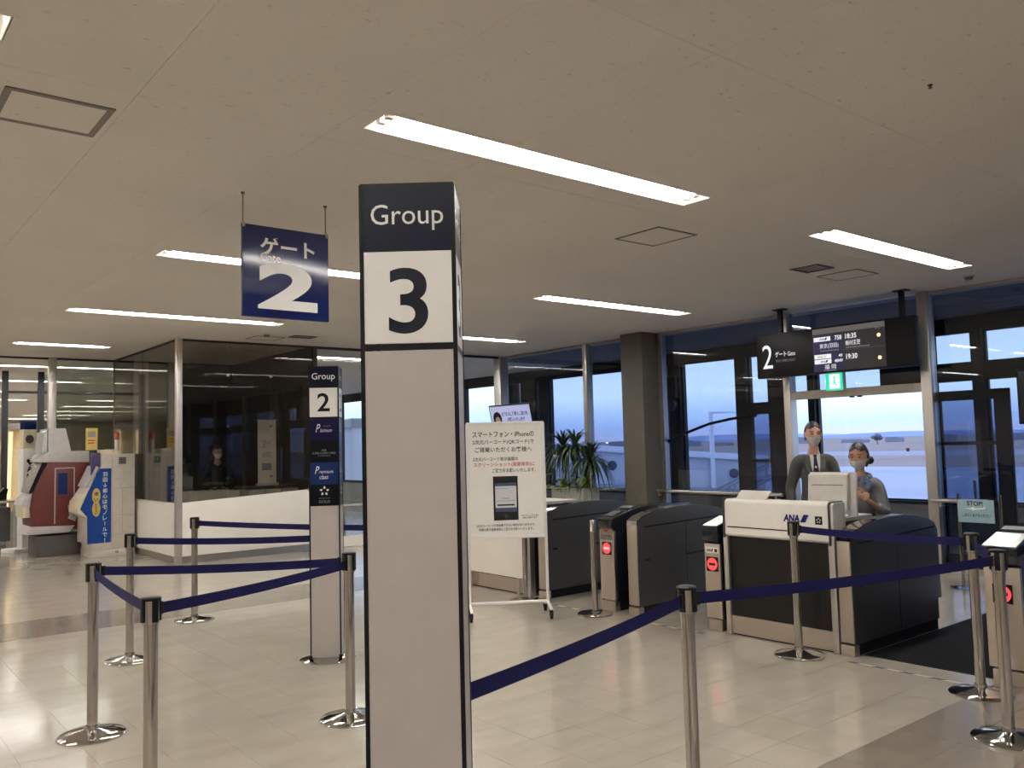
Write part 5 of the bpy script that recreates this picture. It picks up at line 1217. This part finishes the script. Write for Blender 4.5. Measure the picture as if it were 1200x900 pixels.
def person(lab, loc, face, s, arms, headrot, cloth, kind, lean=0.0, drop=0.0, hs=1.0):
    """faces local -Y; arms = ((elbow, wrist, palm, curl), ...) for left picture side (x<0) and right"""
    t = thing('person', lab, 'person', loc, face)
    def V(x, y, z):
        zz = z - drop if z >= 0.9 else z*(1 - drop/0.9)
        return Vector((x*s, (y - lean*max(0, z-0.9) - drop*1.5*max(0, 1-abs(z-0.5)/0.4))*s, zz*s))
    pel, sp1, ch, nb, nk = V(0, 0, .94), V(0, 0, 1.10), V(0, 0, 1.29), V(0, 0.0, 1.42), V(0, -0.008, 1.50)
    hc = V(0, -0.02, 1.585); R = headrot.to_matrix() if hasattr(headrot, 'to_matrix') else headrot
    fem = kind == 'woman'; w = 0.80 if fem else 0.86
    trunk = [(tuple(pel), (0.145*s, 0.10*s)), (tuple(sp1), (0.125*s*w, 0.092*s)), (tuple(ch), (0.15*s*w, 0.10*s)), (tuple(nb), (0.075*s, 0.06*s)), (tuple(nk), (0.052*s*w, 0.052*s*w)), (tuple(hc), (0.05*s, 0.055*s))]
    body = [trunk]; jack = [[(tuple(pel - Vector((0, 0, .10*s))), (0.165*s, 0.125*s)), (tuple(pel), (0.165*s, 0.122*s)), (tuple(sp1), (0.148*s*w, 0.115*s)), (tuple(ch), (0.172*s*w, 0.122*s)), (tuple(nb - Vector((0, 0, .012*s))), (0.095*s*w, 0.078*s))]]
    trou = []
    for k, (eb, wr, pn, cu) in enumerate(arms):
        sg = -1 if k == 0 else 1
        shp = V(sg*0.175*w, 0, 1.375); e = V(*eb); wv = V(*wr); mid = V(sg*0.09, 0, 1.385)
        body.append([(tuple(ch), (0.15*s*w, 0.10*s)), (tuple(mid), 0.07*s), (tuple(shp), 0.056*s), (tuple((shp+e)/2), 0.046*s), (tuple(e), 0.038*s), (tuple((e+wv)/2), 0.034*s), (tuple(wv), (0.024*s, 0.021*s))])
        jl = [(tuple(ch), (0.172*s*w, 0.122*s)), (tuple(mid + Vector((0, 0, .003))), 0.083*s), (tuple(shp), 0.073*s), (tuple((shp+e)/2), 0.062*s), (tuple(e), 0.054*s)]
        if fem: jl += [(tuple(e + (wv-e)*0.45), 0.05*s)]
        else: jl += [(tuple((e+wv)/2), 0.048*s), (tuple(wv - (wv-e).normalized()*0.01), 0.042*s)]
        jack.append(jl)
        body += fingers(wv, e, Vector(pn), cu, -sg)
        hip, kn, an = V(sg*0.085, 0, .90), V(sg*0.09, -0.01, .50), V(sg*0.09, 0.02, .09)
        body.append([(tuple(pel), (0.145*s, 0.10*s)), (tuple(hip), 0.085*s), (tuple(kn), 0.055*s), (tuple((kn+an)/2 + Vector((0, .012, 0.05))), 0.052*s), (tuple(an), 0.036*s), (tuple(V(sg*0.095, -0.06, .045)), (0.042*s, 0.035*s)), (tuple(V(sg*0.10, -0.15, .03)), (0.04*s, 0.025*s))])
        trou.append([(tuple(V(0, 0, .93)), (0.15*s, 0.11*s)), (tuple(hip), 0.10*s), (tuple(kn), 0.075*s), (tuple(an), 0.062*s)])
        MB().ball(V(sg*0.097, -0.07, .046), .05*s, .13*s, .045*s, 12, 8).build('shoe', 'black', t)
    bm = bmesh.new()
    for c in body:
        m_ = skin_mesh([c], 1); bm.from_mesh(m_); bpy.data.meshes.remove(m_)
    head_bm(bm, hc + Vector((0, -0.012, 0.045))*s, R, s*1.02*hs)
    me = bpy.data.meshes.new('body'); bm.to_mesh(me); bm.free()
    link('body', remesh(me, 0.0065), 'skin', t)
    bm = bmesh.new()
    for c in jack:
        m_ = skin_mesh([c], 2); bm.from_mesh(m_); bpy.data.meshes.remove(m_)
    me = bpy.data.meshes.new('jacket'); bm.to_mesh(me); bm.free(); link('jacket', remesh(me, 0.010), cloth, t)
    bm = bmesh.new()
    for c in trou:
        m_ = skin_mesh([c], 1); bm.from_mesh(m_); bpy.data.meshes.remove(m_)
    me = bpy.data.meshes.new('trousers'); bm.to_mesh(me); bm.free(); link('trousers', remesh(me, 0.014), 'trouser', t)
    H0 = hc + Vector((0, -0.012, 0.045))*s; q = s*1.02*hs
    # hair shell
    bm = bmesh.new(); r = bmesh.ops.create_uvsphere(bm, u_segments=32, v_segments=24, radius=1)
    kill = [v for v in r['verts'] if (v.co.y < -0.10 - 0.25*max(0, -v.co.z) and v.co.z < 0.62 - 0.25*abs(v.co.x) and abs(v.co.x) < 0.95) or v.co.z < (-0.6 if not fem else -0.72) or (v.co.y < 0.02 and v.co.z < 0.05 and not fem)]
    bmesh.ops.delete(bm, geom=kill, context='VERTS')
    for v in bm.verts:
        x, y, z = v.co; v.co = R @ (Vector((x*0.083, y*0.103 + 0.004, z*0.127 + 0.002))*q) + H0
    g = bmesh.ops.solidify(bm, geom=bm.faces[:], thickness=0.012*q)
    if fem:
        for v in bmesh.ops.create_uvsphere(bm, u_segments=14, v_segments=10, radius=1)['verts']: v.co = R @ (Vector((v.co.x*0.036 + 0.055, v.co.y*0.036 + 0.10, v.co.z*0.036 - 0.05))*q) + H0
    bmesh.ops.recalc_face_normals(bm, faces=bm.faces[:])
    me = bpy.data.meshes.new('hair'); bm.to_mesh(me); bm.free(); link('hair', me, 'hair', t)
    for sx_ in (-1, 1):
        MB().ball(R @ (Vector((sx_*0.030, -0.079, 0.012))*q) + H0, 0.0115*q, 0.007*q, 0.006*q, 10, 8).build('eye', 'eye', t)
        MB().tube([R @ (Vector((sx_*0.014, -0.088, 0.034))*q) + H0, R @ (Vector((sx_*0.032, -0.084, 0.038))*q) + H0, R @ (Vector((sx_*0.048, -0.072, 0.032))*q) + H0], 0.003*q, 6).build('eyebrow', 'hair', t)
    # mask: lower front of the face
    bm = bmesh.new(); r = bmesh.ops.create_uvsphere(bm, u_segments=32, v_segments=24, radius=1)
    kill = [v for v in r['verts'] if v.co.y > -0.28 or v.co.z > -0.02 or v.co.z < -0.93]
    bmesh.ops.delete(bm, geom=kill, context='VERTS')
    for v in bm.verts:
        x, y, z = v.co; kk = 1 - 0.26*(-z)**1.5
        v.co = R @ (Vector((x*0.078*kk, y*0.103*(1-0.10*(-z)**2) - 0.014*math.exp(-(x/0.3)**2 - ((z+0.2)/0.35)**2), z*0.122))*q) + H0
    bmesh.ops.solidify(bm, geom=bm.faces[:], thickness=0.002); bmesh.ops.recalc_face_normals(bm, faces=bm.faces[:])
    me = bpy.data.meshes.new('face_mask'); bm.to_mesh(me); bm.free(); link('face_mask', me, 'mask', t)
    for sx_ in (-1, 1): MB().tube([R @ (Vector((sx_*0.070, -0.035, -0.02))*q) + H0, R @ (Vector((sx_*0.080, 0.0, -0.005))*q) + H0], 0.0015, 5).build('mask_loop', 'mask', t)
    return t, V
LK = Matrix.Rotation(math.radians(8), 3, 'Z') @ Matrix.Rotation(math.radians(6), 3, 'X')
fa = math.atan2(-0.52, -0.855) + PI/2
t, V = person('man in a grey suit, dark tie and white mask standing behind the airline counter', (7.26, 4.44, 0), fa + 0.12, 0.962,
        (((-0.23, 0.05, 1.10), (-0.22, -0.08, 0.86), (1, 0, 0), 0.35), ((0.23, 0.05, 1.10), (0.20, -0.17, 0.93), (-1, 0, 0), 0.35)), LK, 'suit', 'man')
def chest(pts, y, name, mat, parent, V, d=0.006):
    mb = MB(); A = [mb.bm.verts.new(V(px, py_, pz)) for px, py_, pz in pts]; B = [mb.bm.verts.new(V(px, py_+d, pz)) for px, py_, pz in pts]
    mb.bm.faces.new(A); mb.bm.faces.new(B[::-1]); n = len(pts)
    for i in range(n): mb.bm.faces.new([A[i], B[i], B[(i+1) % n], A[(i+1) % n]])
    return mb.build(name, mat, parent, smooth=False)
chest([(-0.055, -0.088, 1.435), (0.055, -0.088, 1.435), (0.045, -0.128, 1.32), (0.0, -0.135, 1.19), (-0.045, -0.128, 1.32)], 0, 'shirt_front', 'shirt', t, V, 0.03)
chest([(-0.018, -0.100, 1.435), (0.018, -0.100, 1.435), (0.012, -0.112, 1.41), (0.026, -0.143, 1.27), (0.0, -0.146, 1.20), (-0.026, -0.143, 1.27), (-0.012, -0.112, 1.41)], 0, 'tie', 'tie', t, V, 0.012)
for sg in (-1, 1):
    chest([(sg*0.05, -0.092, 1.44), (sg*0.095, -0.098, 1.37), (sg*0.085, -0.135, 1.30), (sg*0.005, -0.146, 1.18), (sg*0.04, -0.138, 1.31)], 0, 'lapel', 'suit', t, V, 0.012)
LK2 = Matrix.Rotation(math.radians(-14), 3, 'Z') @ Matrix.Rotation(math.radians(10), 3, 'X')
t, V = person('woman in blue-grey uniform with blue scarf, hair bun and white mask behind the counter', (6.92, 3.80, 0), fa - 0.10, 0.90,
        (((-0.20, -0.06, 1.12), (-0.03, -0.26, 1.23), (1, 0.3, 0.3), 0.45), ((0.21, -0.05, 1.10), (0.05, -0.27, 1.25), (-1, 0.3, 0.3), 0.45)), LK2, 'uniform', 'woman', 0.10, 0.11, 1.08)
sc_ = MB()
for k in range(14):
    a = 2*PI*k/14; sc_.ball(V(0.075*math.cos(a), -0.005 + 0.07*math.sin(a), 1.445 - 0.02*math.sin(-a)), 0.03, 0.03, 0.022, 8, 6)
sc_.ball(V(0.045, -0.095, 1.41), 0.035, 0.025, 0.035, 10, 8).ball(V(0.075, -0.095, 1.37), 0.028, 0.02, 0.045, 10, 8)
sc_.build('scarf', 'scarf', t)
LK3 = Matrix.Rotation(math.radians(20), 3, 'Z') @ Matrix.Rotation(math.radians(15), 3, 'X')
person('person in a dark coat and mask standing inside the smoked glass office', (5.02, 13.75, 0), -0.25, 0.95,
        (((-0.27, 0.0, 1.08), (-0.12, -0.22, 1.0), (1, 0, 0), 0.5), ((0.27, 0.0, 1.08), (0.12, -0.22, 1.0), (-1, 0, 0), 0.5)), LK3, 'coat', 'man')
